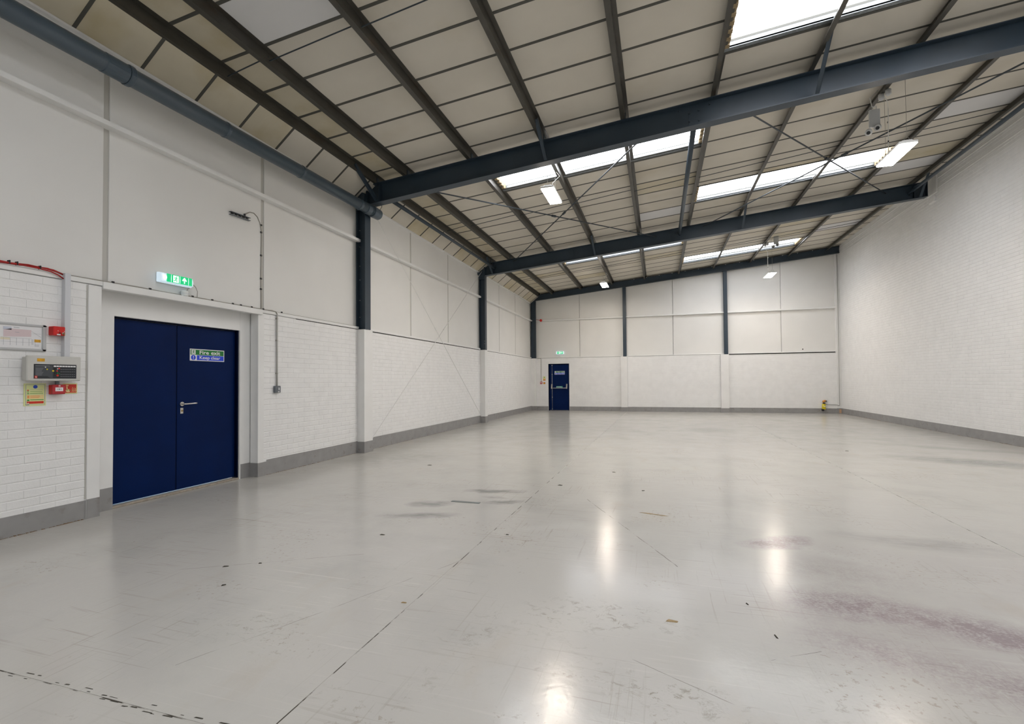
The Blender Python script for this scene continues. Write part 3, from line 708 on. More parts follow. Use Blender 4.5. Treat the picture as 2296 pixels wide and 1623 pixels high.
# tie tubes between the two beams
def tie(p, q, r_, lab, n=12):
    p, q = Vector(p), Vector(q); t = thing('tie_tube', p, lab, 'tie')
    MB().tube([p, q], r_, n).build('tube', STEEL, t, smooth=True)
    for e in (p, q): 
        s_ = .03 if e is p else -.03
        box('end_lug', STEEL, e.x-.012, e.x+.012, e.y-.04, e.y+.04, e.z-.06, e.z+.06, t)
tie((6.17, Y1+FW/2+.03, 5.60), (6.19, Y2+FW/2-.03, 5.60), .046, 'round blue-grey tie tube between the two beams in mid roof')
tie((.36, Y1+FW/2+.03, 5.075), (.50, Y2+FW/2-.03, 5.03), .040, 'blue-grey tie tube below the eaves purlin on the left')
tie((11.62, Y1+FW/2+.03, 6.06), (11.77, Y2+FW/2-.03, 6.10), .040, 'blue-grey tie tube beside the right wall purlin')

# crossed brace rods
def rod(p, q, r_, m, lab, grp):
    p, q = Vector(p), Vector(q); t = thing('brace_rod', p, lab, 'brace rod', grp)
    MB().tube([p, q], r_, 6).build('rod', m, t)
    k = p.lerp(q, .46); d = (q-p).normalized()
    MB().tube([k-d*.06, k+d*.06], r_*2.0, 6).build('turnbuckle', m, t)
A0, A1 = (1.24, Y1+.1, 5.02), (5.55, Y2+.05, 5.56); B0, B1 = (5.44, Y1+.1, 5.42), (1.15, Y2+.05, 5.18)
C0, C1 = (6.86, Y1+.1, 5.55), (11.25, Y2+.05, 6.15); D0, D1 = (11.2, Y1+.1, 5.98), (6.84, Y2+.05, 5.74)
rod(A0, A1, .0135, ROD, 'dark roof brace rod left of mid roof, rising away to the right', 'roof brace rods')
rod(B0, B1, .0135, ROD, 'dark roof brace rod left of mid roof, running away to the left', 'roof brace rods')
rod(C0, C1, .0135, ROD, 'dark roof brace rod right of mid roof, running away to the right wall', 'roof brace rods')
rod(D0, D1, .0135, ROD, 'dark roof brace rod right of mid roof, running away to the left', 'roof brace rods')
rod((.10, 8.30, 4.82), (.10, 14.42, .22), .0065, RODW, 'thin white wall brace rod falling towards the far column foot', 'wall brace rods')
rod((.09, 14.55, 4.93), (.09, 8.30, .24), .0065, RODW, 'thin white wall brace rod falling towards the near column foot', 'wall brace rods')

# sag rods across the purlins
def sag(y, lab, r_):
    t = thing('sag_rod_line', (PX[0], y, rz(PX[0])+.05), lab, 'tie rod', 'sag rods')
    for i in range(9):
        x0, x1 = PX[i], PX[i+1]
        MB().tube([(x0-.01, y+.01, rz(x0)+.045), (x1+.01, y-.01, rz(x1)+.085)], r_, 6).build('rod_segment', ROD, t)
sag(4.66, 'thin black sag rods across the purlins in front of the nearest beam', .008)
sag(11.25, 'thin black sag rods across the purlins between the two beams', .007)
sag(17.85, 'thin black sag rods across the purlins beyond the second beam', .007)

# ---------------------------------------------------------------- rainwater pipe along the left wall
zp = lambda y: 4.515+.0185*y
pp = thing('rainwater_pipe', (.285, 2, zp(2)), 'fat slate-grey pipe running high along the left wall', 'pipe')
MB().tube([(.285, YF+.02, zp(YF)), (.285, 8.02, zp(8.02))], .094, 24).build('pipe_run', PIPE, pp, smooth=True)
def collar(y0, y1, r_, m=PIPE, name='pipe_collar'):
    MB().tube([(.285,y0,zp(y0)),(.285,y0+.008,zp(y0)),(.285,y1-.008,zp(y1)),(.285,y1,zp(y1))], [r_-.006,r_,r_,r_-.006], 24).build(name, m, pp, smooth=False)
collar(3.30, 3.52, .099); collar(3.52, 3.575, .108); collar(4.70, 4.745, .100); collar(6.05, 6.09, .100)
collar(7.55, 7.62, .101); collar(7.78, 7.90, .103); collar(7.98, 8.10, .110); collar(8.10, 8.22, .104, PIPE, 'end_cap')
MB().tube([(.36,8.15,zp(8)+.06),(.39,8.18,zp(8)+.14),(.37,8.2,zp(8)+.19)], .006, 6).build('wire_end', BLACK, pp)

# ---------------------------------------------------------------- lamps
def junction(name, x, y, z, label, n=2):
    j = thing(name, (x, y, z), label, 'junction box')
    for k in range(n):
        yy = y+k*.12; xx = x-k*.05
        MB().tube([(xx,yy,z-.02),(xx,yy,z-.03),(xx,yy,z-.10),(xx,yy,z-.125)], [.03,.042,.042,.02], 12).build('round_box', CLEAR, j, smooth=True)
    return j
def lamp(x, y, z, ztop, label, cx):
    t = thing('led_panel_lamp', (x, y, z), label, 'lamp', 'hanging lamps')
    L_, w, hh = .84, .255, .055
    box('housing', LENSW, x-w/2, x+w/2, y-L_/2, y+L_/2, z+.012, z+hh, t, .008)
    MB().box(x-w/2+.008, x+w/2-.008, y-L_/2+.008, y+L_/2-.008, z, z+.014).build('diffuser', LAMPM, t, bevel=.004)
    box('gear_tray', LENSW, x-.07, x+.07, y-L_/2+.04, y+L_/2-.04, z+hh, z+hh+.03, t, .004)
    for s_ in (-1, 1):
        yy = y+s_*.36
        MB().tube([(x-.05,yy,z+hh+.02),(x,yy,z+hh+.10),(x+.05,yy,z+hh+.02)], .003, 5).build('bridle', CABLE, t)
        MB().tube([(x,yy,z+hh+.10),(x,yy,zt(x)-.005)], .0028, 5).build('suspension_wire', CABLE, t)
    # supply flex
    MB().tube([(cx,y+.05,ztop),(cx+.06,y+.10,ztop-.07),(x-.02,y+.18,ztop-.16),(x-.02,y+.2,z+hh+.25),(x-.02,y+.2,z+hh+.02)], .0055, 6).build('flex', CABLEW, t)
    for kz in (.3, .72): 
        zz = z+hh+.05+(ztop-.16-z-hh-.05)*kz
        MB().tube([(x-.02,y+.2,zz-.012),(x-.02,y+.2,zz+.012)], .010, 6).build('cable_tie', BLACK, t)
lamp(3.575, 9.21, 5.0, 5.50, 'lit white panel lamp hanging below the nearer left rooflight', 3.66)
lamp(9.32, 9.27, 5.0, 6.04, 'lit white panel lamp hanging just behind the nearest beam at right', 9.20)
lamp(3.61, 18.57, 5.0, 5.50, 'small lit panel lamp far left near the back wall beam', 3.66)
lamp(9.36, 18.70, 5.0, 6.04, 'small lit panel lamp in front of the back wall at right', 9.20)
junction('cable_junction', 9.18, 9.13, 6.07, 'round grey cable junction boxes under the purlin above the right near lamp', 2)
junction('cable_junction', 9.20, 18.2, 6.07, 'round grey cable junction boxes under the purlin above the far right lamp', 2)
lp = thing('cable_loop', (3.60, 9.05, 5.5), 'loose loops of thin grey cable beside the fourth purlin', 'cable')
for (r_, cx, cz) in ((.05, 3.50, 5.44), (.035, 3.57, 5.43)):
    MB().tube([(cx+r_*.8*math.cos(a), 9.06+.03*math.sin(a*.5), cz+r_*1.5*math.sin(a)) for a in [2*PI*i/16 for i in range(16)]], .004, 5).build('loop', CABLE, lp)
def twin(x, y, ztop, label, drop):
    """twin-spot emergency light dangling from its flex"""
    t = thing('twin_spot_light', (x, y, ztop-drop), label, 'emergency light', 'dangling twin-spot lights')
    z = ztop-drop
    MB().tube([(x+.06,y,ztop),(x-.05,y+.01,ztop-.10),(x-.03,y,ztop-.26),(x,y,z+.30)], .006, 6).build('flex', CABLEW, t, smooth=True)
    box('clear_body', CLEAR, x-.075, x+.075, y-.022, y+.022, z-.02, z+.27, t, .008)
    MB().tube([(x-.03,y,z+.27),(x-.03,y,z+.32),(x+.03,y,z+.32),(x+.03,y,z+.27)], .006, 6).build('hanging_loop', CLEAR, t)
    for (dx, dz) in ((-.075, -.10), (.05, -.04)):
        s_ = MB().tube([(x+dx,y,z+dz+.04),(x+dx-.01,y-.02,z+dz+.02),(x+dx-.03,y-.06,z+dz-.02),(x+dx-.034,y-.067,z+dz-.025)], [.02,.045,.052,.045], 12).build('spot_head', CLEAR, t, smooth=True)
        MB().tube([(x+dx-.034,y-.066,z+dz-.025),(x+dx-.037,y-.072,z+dz-.029)], .028, 10).build('lens', DKFACE, s_)
twin(8.95, 9.05, 6.02, 'clear twin-spot emergency light dangling behind the nearest beam', .58)
twin(9.45, 18.12, 6.22, 'clear twin-spot emergency light dangling before the far right rooflight', .26)

# ---------------------------------------------------------------- left wall fittings
def clip(y, x, z, par): box('cable_clip', BLACK, x-.004, x+.014, y-.012, y+.012, z-.006, z+.018, par, .002)
cb = thing('ledge_cable', (-.02, 5.5, 2.44), 'thin grey cable clipped along the ledge above the double door', 'cable')
MB().tube([(-.02,3.20,2.437)]+[(-.02, 3.4+.25*k, 2.438+.002*(k%3)) for k in range(9)]+[(-.02,5.7,2.440),(.0,5.80,2.443),(.016,5.86,2.432),(.018,5.885,2.40)], .008, 6).build('cable_run', CABLE, cb, smooth=True)
MB().tube([(-.025,5.72,2.437),(-.025,7.90,2.437)], .005, 6).build('cable_run', CABLE, cb)
for y in (3.617, 4.007, 4.53, 4.807, 5.123, 5.255, 5.44, 5.651, 6.011): clip(y, -.02, 2.438, cb)
vc = thing('wall_cable', (-.05, 5.64, 2.44), 'thin cable clipped up the sheet joint to the black bracket', 'cable')
MB().tube([(-.045,5.64,2.44),(-.045,5.632,3.0),(-.045,5.640,3.6),(-.045,5.61,3.72),(-.045,5.565,3.79),(-.045,5.50,3.825),(-.045,5.43,3.815),(-.045,5.34,3.755)], .006, 6).build('cable_run', CABLE, vc, smooth=True)
for z in (2.74, 2.895, 3.239, 3.583, 3.69): box('cable_clip', BLACK, -.048, -.032, 5.617, 5.645, z-.012, z+.012, vc, .002)
ub = thing('strut_bracket', (-.03, 5.245, 3.69), 'short slotted black strut bracket high on the left wall', 'bracket')
b = MB(); L0, L1 = 5.082, 5.41; zz = lambda y: 3.695+(y-5.245)*.03
for (d0, d1) in ((-.022,-.016), (.016,.022)): b.hexa([(-.05,L0,zz(L0)+d0),(-.005,L0,zz(L0)+d0),(-.005,L1,zz(L1)+d0),(-.05,L1,zz(L1)+d0)], [(-.05,L0,zz(L0)+d1),(-.005,L0,zz(L0)+d1),(-.005,L1,zz(L1)+d1),(-.05,L1,zz(L1)+d1)])
b.build('channel_lip', SWG, ub); 
b = MB()
for k in range(5): y = L0+.03+k*.062; b.box(-.05,-.044,y,y+.045,zz(y)-.014,zz(y)+.014)
b.build('slotted_back', BLACK, ub); box('cable_entry', BLACK, -.05, -.03, 5.325, 5.35, 3.735, 3.76, ub, .004)
cd = thing('switch_conduit', (.012, 5.885, 1.31), 'vertical grey conduit dropping from the ledge to the switch', 'conduit')
MB().tube([(.016,5.885,1.31),(.016,5.885,2.40)], .011, 8).build('conduit_pipe', mat('painted_conduit', s2l((176,175,170)), .5), cd, smooth=True)
for z in (1.5, 2.0, 2.33): box('saddle', CABLE, -.0, .022, 5.867, 5.903, z-.01, z+.01, cd, .003)
sw = thing('switch_box', (.02, 5.882, 1.205), 'small grey metal-clad switch on the white brick right of the double door', 'switch')
box('box_body', SWG, .0, .042, 5.826, 5.938, 1.207, 1.310, sw, .006); box('rocker', WHITE, .042, .050, 5.886, 5.902, 1.245, 1.285, sw, .002); box('label_strip', WHITE, .042, .0428, 5.878, 5.91, 1.215, 1.228, sw)

ex = thing('exit_light', (.0, 4.31, 2.53), 'lit green exit light with running man and up arrow above the double door', 'exit light', 'lit exit lights')
box('back_plate', LENSW, -.05, -.03, 4.10, 4.50, 2.545, 2.665, ex, .004)
MB().prism([(-.03,2.548),(.02,2.538),(.058,2.552),(.064,2.598),(.052,2.645),(.0,2.662),(-.03,2.66)], lambda p,q,t: Vector((p,t,q)), 4.085, 4.478).build('light_body', EXITW, ex, bevel=.005)
MB().tube([(.064,4.122,2.6),(.067,4.122,2.6)], [.026,.018], 14).build('lamp_glow', EXITHOT, ex)
poly('green_film', EXITG, 'L', .0635, [rect(4.140,4.457,2.553,2.648)], ex, .0025)
poly('white_pictogram', EXITP, 'L', .0665, [rect(4.217,4.285,2.560,2.640)], ex, .001)
for u in (4.194, 4.301, 4.409): poly('light_seam', EXITP, 'L', .0665, [[(u-.001,2.555),(u+.001,2.555),(u+.003,2.595),(u+.001,2.645),(u-.001,2.645),(u-.003,2.595)]], ex, .001)
poly('running_figure', EXITG, 'L', .0678, runner(4.212, 2.562, .076, 1), ex, .001)
poly('white_arrow', EXITP, 'L', .0665, [rect(4.351,4.363,2.566,2.625), stroke((4.333,2.597),(4.359,2.632),.015), stroke((4.381,2.597),(4.355,2.632),.015)], ex, .001)
jb = thing('round_junction', (-.01, 4.42, 2.44), 'small round white junction box on the ledge below the exit light', 'junction box')
MB().tube([(-.01,4.42,2.432),(-.01,4.42,2.486),(-.01,4.42,2.496)], [.040,.040,.034], 16).build('box_body', LENSW, jb); MB().tube([(-.01,4.42,2.458),(-.01,4.42,2.464)], .0415, 16).build('lid_ring', TRUNK, jb)
MB().tube([(-.01,4.45,2.50),(-.02,4.47,2.53),(-.03,4.50,2.545)], .005, 6).build('cable_tail', CABLE, jb)
MB().tube([(-.02,4.53,2.60),(-.02,4.575,2.57),(-.02,4.60,2.52),(-.02,4.595,2.44)], .004, 6).build('cable_tail', CABLE, jb, smooth=True)

# double door sign
def fire_sign(plane, d, u0, u1, v0, v1, label, detail=True):
    s = thing('fire_exit_sign', plc(plane, d)((u0+u1)/2, v0, 0), label, 'sign')
    w, h_ = u1-u0, v1-v0; k = h_/.155
    o_ = 1 if plane == 'L' else -1
    poly('sign_plate', WHITE, plane, d, [rect(u0,u1,v0,v1)], s, .002)
    e = .010*k; vm = v0+h_*.49; um = u0+.098*k
    poly('green_band', GREEN, plane, d+.002*o_, [rect(u0+e,u1-e,vm+.002,v1-e)], s, .001)
    poly('blue_band', BLUES, plane, d+.002*o_, [rect(um,u1-e,v0+e,vm-.002)], s, .001)
    poly('blue_disc', BLUES, plane, d+.002*o_, [disc(u0+.049*k, v0+.042*k, .033*k)], s, .001)
    poly('white_exclamation', WHITE, plane, d+.003*o_, [[(u0+.0435*k,v0+.062*k),(u0+.0465*k,v0+.034*k),(u0+.0515*k,v0+.034*k),(u0+.0545*k,v0+.062*k)], disc(u0+.049*k, v0+.023*k, .0052*k, 10)], s, .001)
    poly('white_pictogram', WHITE, plane, d+.003*o_, [rect(u0+.022*k,u0+.078*k,vm+.007*k,v1-.015*k)], s, .001)
    poly('running_figure', GREEN, plane, d+.004*o_, runner(u0+.021*k, vm+.010*k, .056*k, 1), s, .001)
    for (nm, wd, a, c, lo, hi, bo) in (('fire_lettering', 'Fire', .135, .272, vm+.012*k, v1-.018*k, .02), ('exit_lettering', 'exit', .305, .445, vm+.012*k, v1-.019*k, .02),
                                       ('keep_lettering', 'Keep', .135, .285, v0+.012*k, vm-.010*k, .016), ('clear_lettering', 'clear', .303, .445, v0+.025*k, vm-.010*k, .016)):
        text(nm, wd, WHITE, plane, d+.003*o_, u0+a*k, u0+c*k, lo, hi, s, bo)
    return s
fire_sign('L', -.205, 4.651, 5.158, 1.652, 1.806, 'green and blue Fire exit Keep clear sign on the double door')
fire_sign('B', yd, 1.04, 1.505, 1.630, 1.786, 'green and blue Fire exit Keep clear sign on the single back door')
pl_ = thing('push_bar_label', (1.26, yd, 1.045), 'small green push bar label on the back door above its bar', 'sign')
poly('label_plate', TEAL, 'B', yd, [rect(1.115,1.405,1.04,1.10)], pl_, .002); poly('label_lines', WHITE, 'B', yd-.002, [rect(1.17,1.36,1.072,1.082), rect(1.13,1.15,1.05,1.09), rect(1.19,1.34,1.055,1.062)], pl_, .0008).tag(kind='stuff')

# plan frame
pf = thing('plan_frame', (0, 2.7, 1.66), 'aluminium snap frame holding a printed zone plan', 'frame')
Y0_, Y1_, Z0_, Z1_ = 2.36, 3.028, 1.672, 1.916
b = MB(); fr = .033
for rct in (rect(Y0_,Y1_,Z1_-fr*.62,Z1_), rect(Y0_,Y1_,Z0_,Z0_+fr*.62), rect(Y0_,Y0_+fr,Z0_,Z1_), rect(Y1_-fr,Y1_,Z0_,Z1_)): b.prism(rct, plc('L', .0), 0, .016)
b.build('frame_moulding', ALU, pf, bevel=.005, seg=2)
poly('plan_sheet', PAPER, 'L', 0, [rect(Y0_+.02,Y1_-.02,Z0_+.015,Z1_-.015)], pf, .006)
poly('pink_area', PINK, 'L', .006, [[(2.72,1.788),(2.916,1.80),(2.916,1.862),(2.775,1.864),(2.72,1.85)]], pf, .0006)
poly('lilac_area', LILAC, 'L', .006, [rect(2.718,2.775,1.852,1.878)], pf, .0006)
poly('cream_area', CREAMP, 'L', .006, [rect(2.70,2.765,1.762,1.784)], pf, .0006)
b = []
for i in range(6): b.append(rect(2.72+.045*i, 2.7215+.045*i, 1.715, 1.78))
for z in (1.745, 1.78): b.append(rect(2.70,2.92,z,z+.0015))
b += [rect(2.925,2.99,1.83,1.8315), stroke((2.92,1.85),(2.99,1.80),.0014), rect(2.79,2.83,1.873,1.877), rect(2.80,2.83,1.833,1.836)]
for i in range(4): b.append(rect(2.918,2.934,1.733+.012*i,1.737+.012*i))
for i in range(4): b.append(rect(2.945,2.975,1.712+.006*i,1.7135+.006*i))
poly('plan_lines', GREYP, 'L', .0062, b, pf, .0006).tag(kind='stuff')
poly('gold_logo_block', GOLD, 'L', .006, [rect(2.940,2.988,1.752,1.778)], pf, .0008)

# red key-switch box
rb_ = thing('key_switch_box', (0, 3.10, 1.825), 'bright red key-switch box on the edge of the trunking', 'alarm switch')
box('box_body', RED, .0, .075, 3.048, 3.143, 1.826, 1.912, rb_, .005)
poly('white_label', WHITE, 'L', .075, [rect(3.075,3.104,1.829,1.840)], rb_, .001)
MB().tube([(.075,3.097,1.850),(.080,3.097,1.850)], .006, 10).build('key_slot', BLACK, rb_)
kk = MB().tube([(.075,3.122,1.848),(.084,3.122,1.848)], .010, 12).build('key_barrel', CHROME, rb_); box('key', BRASS, .084, .10, 3.120, 3.124, 1.83, 1.852, kk)
for (y, z) in ((3.083,1.87),(3.134,1.868)): MB().tube([(.075,y,z),(.077,y,z)], .003, 8).build('screw', WHITE, rb_)

# trunking
tr = thing('cable_trunking', (.025, 3.17, 1.62), 'tall white vertical cable trunking above the alarm panel', 'trunking')
b = MB(); b.box(.0,.046,3.150,3.196,1.62,2.442); b.build('duct', TRUNK, tr, bevel=.003); box('duct_lid', TRUNK, .046, .052, 3.149, 3.197, 1.62, 2.438, tr, .002)

# fire alarm panel
fp = thing('fire_alarm_panel', (0, 3.05, 1.39), 'grey fire alarm control panel with dark lit fascia', 'alarm panel')
box('back_box', BOXG, .0, .085, 2.852, 3.245, 1.397, 1.615, fp, .006)
box('front_cover', BOXG, .075, .102, 2.837, 3.260, 1.391, 1.626, fp, .007)
w_ = poly('fascia', DKFACE, 'L', .102, [rect(2.887,3.220,1.414,1.548)], fp, .002)
poly('slate_field', DKFACE2, 'L', .104, [[(2.895,1.437),(2.99,1.437),(2.985,1.50),(3.0,1.525),(2.895,1.525)], ], w_, .0006)
poly('slate_arc', DKFACE2, 'L', .104, [[(3.03+.055*math.cos(a), 1.480+.062*math.sin(a)) for a in [PI/2+PI*i/12 for i in range(13)]]], w_, .0004)
poly('gold_label', GOLD, 'L', .102, [rect(2.911,2.968,1.571,1.600)], fp, .001)
poly('zone_label', WHITE, 'L', .104, [rect(3.036+.0225*i, 3.0555+.0225*i, 1.524, 1.537) for i in range(8)], w_, .0008)
b = []
for i in range(8):
    for z in (1.432,1.452,1.478,1.500): b.append(rect(3.09+.0155*i, 3.100+.0155*i, z, z+.003))
for z in (1.530,1.534): b.append(rect(2.897,3.005,z-.001,z+.001))
for i in range(6): b.append(rect(2.90,2.945+.006*(i%3),1.445+.0125*i,1.4475+.0125*i))
poly('fascia_print', GREYP, 'L', .1048, b, w_, .0005).tag(kind='stuff')
poly('red_brand_square', REDP, 'L', .1042, [rect(2.893,2.913,1.417,1.440)], w_, .0008); poly('brand_mark', WHITE, 'L', .105, [stroke((2.898,1.432),(2.908,1.428),.004), stroke((2.899,1.424),(2.907,1.421),.003)], w_, .0005)
for (y, z, m, r_) in ((3.078,1.510,PINK_LED,.007),(3.066,1.506,WHITE,.005),(3.031,1.486,YEL,.008),(3.062,1.486,PINK_LED,.006),(3.048,1.466,BLACK,.006),(3.066,1.466,GREENP,.006),(3.066,1.444,REDP,.010),(3.045,1.446,BLACK,.006),(3.081,1.459,GREENP,.004),(2.972,1.520,WHITE,.005),(2.985,1.500,YEL,.006),(3.048,1.505,BLACK,.006)):
    MB().tube([(.104,y,z),(.1075,y,z)], r_, 10).build('indicator', m, w_)
for (y, z) in ((2.858,1.405),(3.242,1.405)): MB().tube([(.102,y,z),(.1035,y,z)], .007, 10).build('screw', CHROME, fp)
MB().tube([(.04,3.10,1.40),(.04,3.10,1.352)], .016, 10).build('cable_gland', SWG, fp)

# fire action notice
na = thing('fire_action_notice', (0, 2.95, 1.16), 'pale yellow-green fire action notice below the alarm panel', 'notice')
poly('notice_sheet', LUMI, 'L', 0, [rect(2.868,3.034,1.162,1.369)], na, .004)
poly('blue_border', BLUE, 'L', .004, [rect(2.882,3.026,1.356,1.358), rect(2.882,3.026,1.172,1.174), rect(2.882,2.884,1.172,1.358), rect(3.024,3.026,1.172,1.358), rect(2.884,2.91,1.170,1.175)], na, .0006).tag(kind='stuff')
poly('blue_disc', BLUE, 'L', .004, [disc(2.953,1.338,.0165,18,.0165)], na, .001)
poly('print_lines', GREYP, 'L', .004, [rect(2.915,3.01,1.309,1.311), rect(2.914,3.008,1.318,1.319), rect(2.892,3.015,1.265,1.266)], na, .0006).tag(kind='stuff')
poly('green_lines', GREENP, 'L', .004, [rect(2.893,2.905,1.288,1.294), rect(2.915,3.005,1.291,1.294), rect(2.893,2.907,1.272,1.279), rect(2.913,3.012,1.274,1.278), rect(2.893,2.910,1.209,1.221), rect(2.915,3.017,1.215,1.221)], na, .0006).tag(kind='stuff')
poly('red_bullet', REDP, 'L', .004, [disc(2.899,1.306,.006,10)], na, .0007)
poly('sand_box', SAND, 'L', .004, [rect(2.891,3.017,1.227,1.262)], na, .0006)
poly('orange_lines', ORANGE, 'L', .0046, [rect(2.916,2.985,1.252,1.256), rect(2.916,2.99,1.243,1.247), rect(2.916,2.98,1.234,1.238), rect(2.895,2.908,1.232,1.258)], na, .0006).tag(kind='stuff')
poly('red_band', REDP, 'L', .004, [rect(2.891,3.017,1.182,1.204)], na, .0006); poly('band_mark', WHITE, 'L', .0046, [rect(2.893,2.907,1.185,1.190)], na, .0006)

# call point + its sign
cpn = thing('call_point', (0, 3.10, 1.265), 'red break-glass call point under the alarm panel', 'call point', 'fire call points')
box('back_box', RED, 0, .045, 3.055, 3.150, 1.265, 1.354, cpn, .004); box('front_cover', REDD, .04, .064, 3.052, 3.156, 1.265, 1.357, cpn, .005)
poly('glass_panel', WHITE, 'L', .064, [rect(3.074,3.136,1.294,1.330)], cpn, .001); poly('press_mark', BLACK, 'L', .065, [disc(3.105,1.313,.005,10), rect(3.086,3.097,1.311,1.315), rect(3.113,3.124,1.311,1.315)], cpn, .0005)
poly('house_mark', WHITE, 'L', .064, [rect(3.100,3.114,1.339,1.350)], cpn, .0006); poly('house_detail', REDD, 'L', .0646, [rect(3.103,3.111,1.341,1.345)], cpn, .0005)
cs = thing('call_point_sign', (0, 3.23, 1.27), 'red call point sign with a pointing hand and flames', 'sign')
poly('sign_sheet', LUMI, 'L', 0, [rect(3.168,3.289,1.267,1.368)], cs, .003); poly('red_field', REDP, 'L', .003, [rect(3.180,3.281,1.276,1.359)], cs, .0008)
poly('hand_pictogram', SAND, 'L', .0038, [disc(3.211,1.297,.020,14,.015), stroke((3.203,1.30),(3.201,1.338),.009), stroke((3.222,1.303),(3.232,1.298),.010), rect(3.193,3.214,1.342,1.352)], cs, .0006)
fl_ = []
for i in range(3):
    u = 3.246+.013*i
    fl_ += [stroke((u-.003,1.285),(u+.004,1.300),.0045), stroke((u+.004,1.300),(u-.001,1.312),.004), stroke((u-.001,1.312),(u+.004,1.330-.004*i),.003)]
poly('flame_pictogram', SAND, 'L', .0038, fl_, cs, .0006)

# red cables
rc = thing('red_cable_bundle', (0, 2.6, 2.44), 'bundle of red fire cables on the ledge entering the trunking', 'cable')
for (dx, pts) in ((.0, [(1.0,2.442),(2.67,2.447),(2.749,2.449),(2.859,2.453),(2.968,2.462),(3.079,2.458),(3.15,2.436)]), (.012, [(1.0,2.446),(2.67,2.453),(2.76,2.450),(2.88,2.462),(2.98,2.457),(3.06,2.450),(3.15,2.43)]),
                  (.022, [(1.0,2.442),(2.70,2.444),(2.85,2.446),(2.95,2.444),(3.05,2.434),(3.11,2.412),(3.15,2.385)]), (.006, [(1.0,2.442),(2.68,2.440),(2.82,2.446),(2.92,2.456),(3.03,2.462),(3.10,2.448),(3.15,2.425)])):
    MB().tube([(.004+dx, y, z) for y, z in pts], .0062, 6).build('red_cable', REDC, rc, smooth=True)
for y in (2.745, 2.80, 2.968): box('cable_tie', BLACK, -.004, .034, y-.004, y+.004, 2.438, 2.472, rc, .002)

# ---------------------------------------------------------------- back wall fittings
e2 = thing('exit_light', (1.305, YB, 2.55), 'small lit green exit light above the single back door', 'exit light', 'lit exit lights')
box('light_body', EXITW, 1.128, 1.480, YB-.02, YB+.05, 2.552, 2.672, e2, .006)
poly('green_film', EXITG, 'B', YB-.02, [rect(1.175,1.455,2.562,2.662)], e2, .003)
poly('white_pictogram', EXITP, 'B', YB-.023, [rect(1.265,1.32,2.570,2.654)], e2, .001)
poly('white_arrow', EXITP, 'B', YB-.023, [disc(1.362,2.615,.026,10)], e2, .001); poly('light_seam', EXITP, 'B', YB-.023, [stroke((1.205,2.615),(1.235,2.615),.02)], e2, .001); poly('light_seam', EXITP, 'B', YB-.023, [stroke((1.41,2.64),(1.44,2.60),.014)], e2, .001)
poly('running_figure', EXITG, 'B', YB-.0245, runner(1.255, 2.572, .08, 1), e2, .001)
MB().tube([(1.30,YB-.0,2.432),(1.30,YB-.0,2.475)], .04, 12).build('junction_base', LENSW, e2)
n1 = thing('small_action_notice', (.57, YB, 1.35), 'small pale action notice beside the back door', 'notice')
poly('notice_sheet', LUMI, 'B', YB, [rect(.508,.635,1.352,1.548)], n1, .003); poly('print_blocks', GREENP, 'B', YB-.003, [rect(.555,.585,1.49,1.53)], n1, .001)
poly('sand_block', ORANGE, 'B', YB-.003, [rect(.52,.622,1.40,1.44)], n1, .001); poly('red_block', REDP, 'B', YB-.003, [rect(.52,.622,1.36,1.385)], n1, .001)
n2 = thing('call_point', (.428, YB, 1.2), 'small red call point beside the back door', 'call point', 'fire call points')
box('back_box', REDD, .378, .478, YB-.05, YB, 1.205, 1.305, n2, .005); poly('glass_panel', WHITE, 'B', YB-.05, [rect(.398,.458,1.245,1.28)], n2, .001)
n3 = thing('call_point_sign', (.57, YB, 1.2), 'small red and yellow call point sign beside the back door', 'sign')
poly('sign_sheet', LUMI, 'B', YB, [rect(.516,.62,1.198,1.285)], n3, .002); poly('red_field', REDP, 'B', YB-.002, [rect(.523,.613,1.205,1.278)], n3, .001); poly('hand_pictogram', YEL, 'B', YB-.003, [disc(.555,1.232,.018,10), rect(.545,.558,1.235,1.268), stroke((.585,1.21),(.60,1.26),.014)], n3, .001)
cc = thing('call_point_conduit', (.43, YB-.01, 1.3), 'thin white conduit dropping to the back wall call point', 'conduit')
MB().tube([(.428,YB-.014,1.30),(.428,YB-.014,2.36)], .010, 8).build('conduit_pipe', CABLE, cc); MB().tube([(.428,YB-.014,2.36),(.36,YB-.016,2.375),(.24,YB-.02,2.372)], .008, 6).build('feed_cable', CABLE, cc)
so = thing('alarm_sounder', (.448, YB-.06, 4.05), 'small round red alarm sounder on the back wall rail', 'sounder')
MB().tube([(.455,YB-.05,4.105),(.455,YB-.075,4.105),(.455,YB-.13,4.105),(.455,YB-.14,4.105)], [.055,.06,.055,.03], 14).build('sounder_body', RED, so, smooth=True); MB().tube([(.40,YB-.08,4.11),(.30,YB-.08,4.14),(.235,YB-.08,4.16)], .010, 6).build('red_cable', REDC, so)
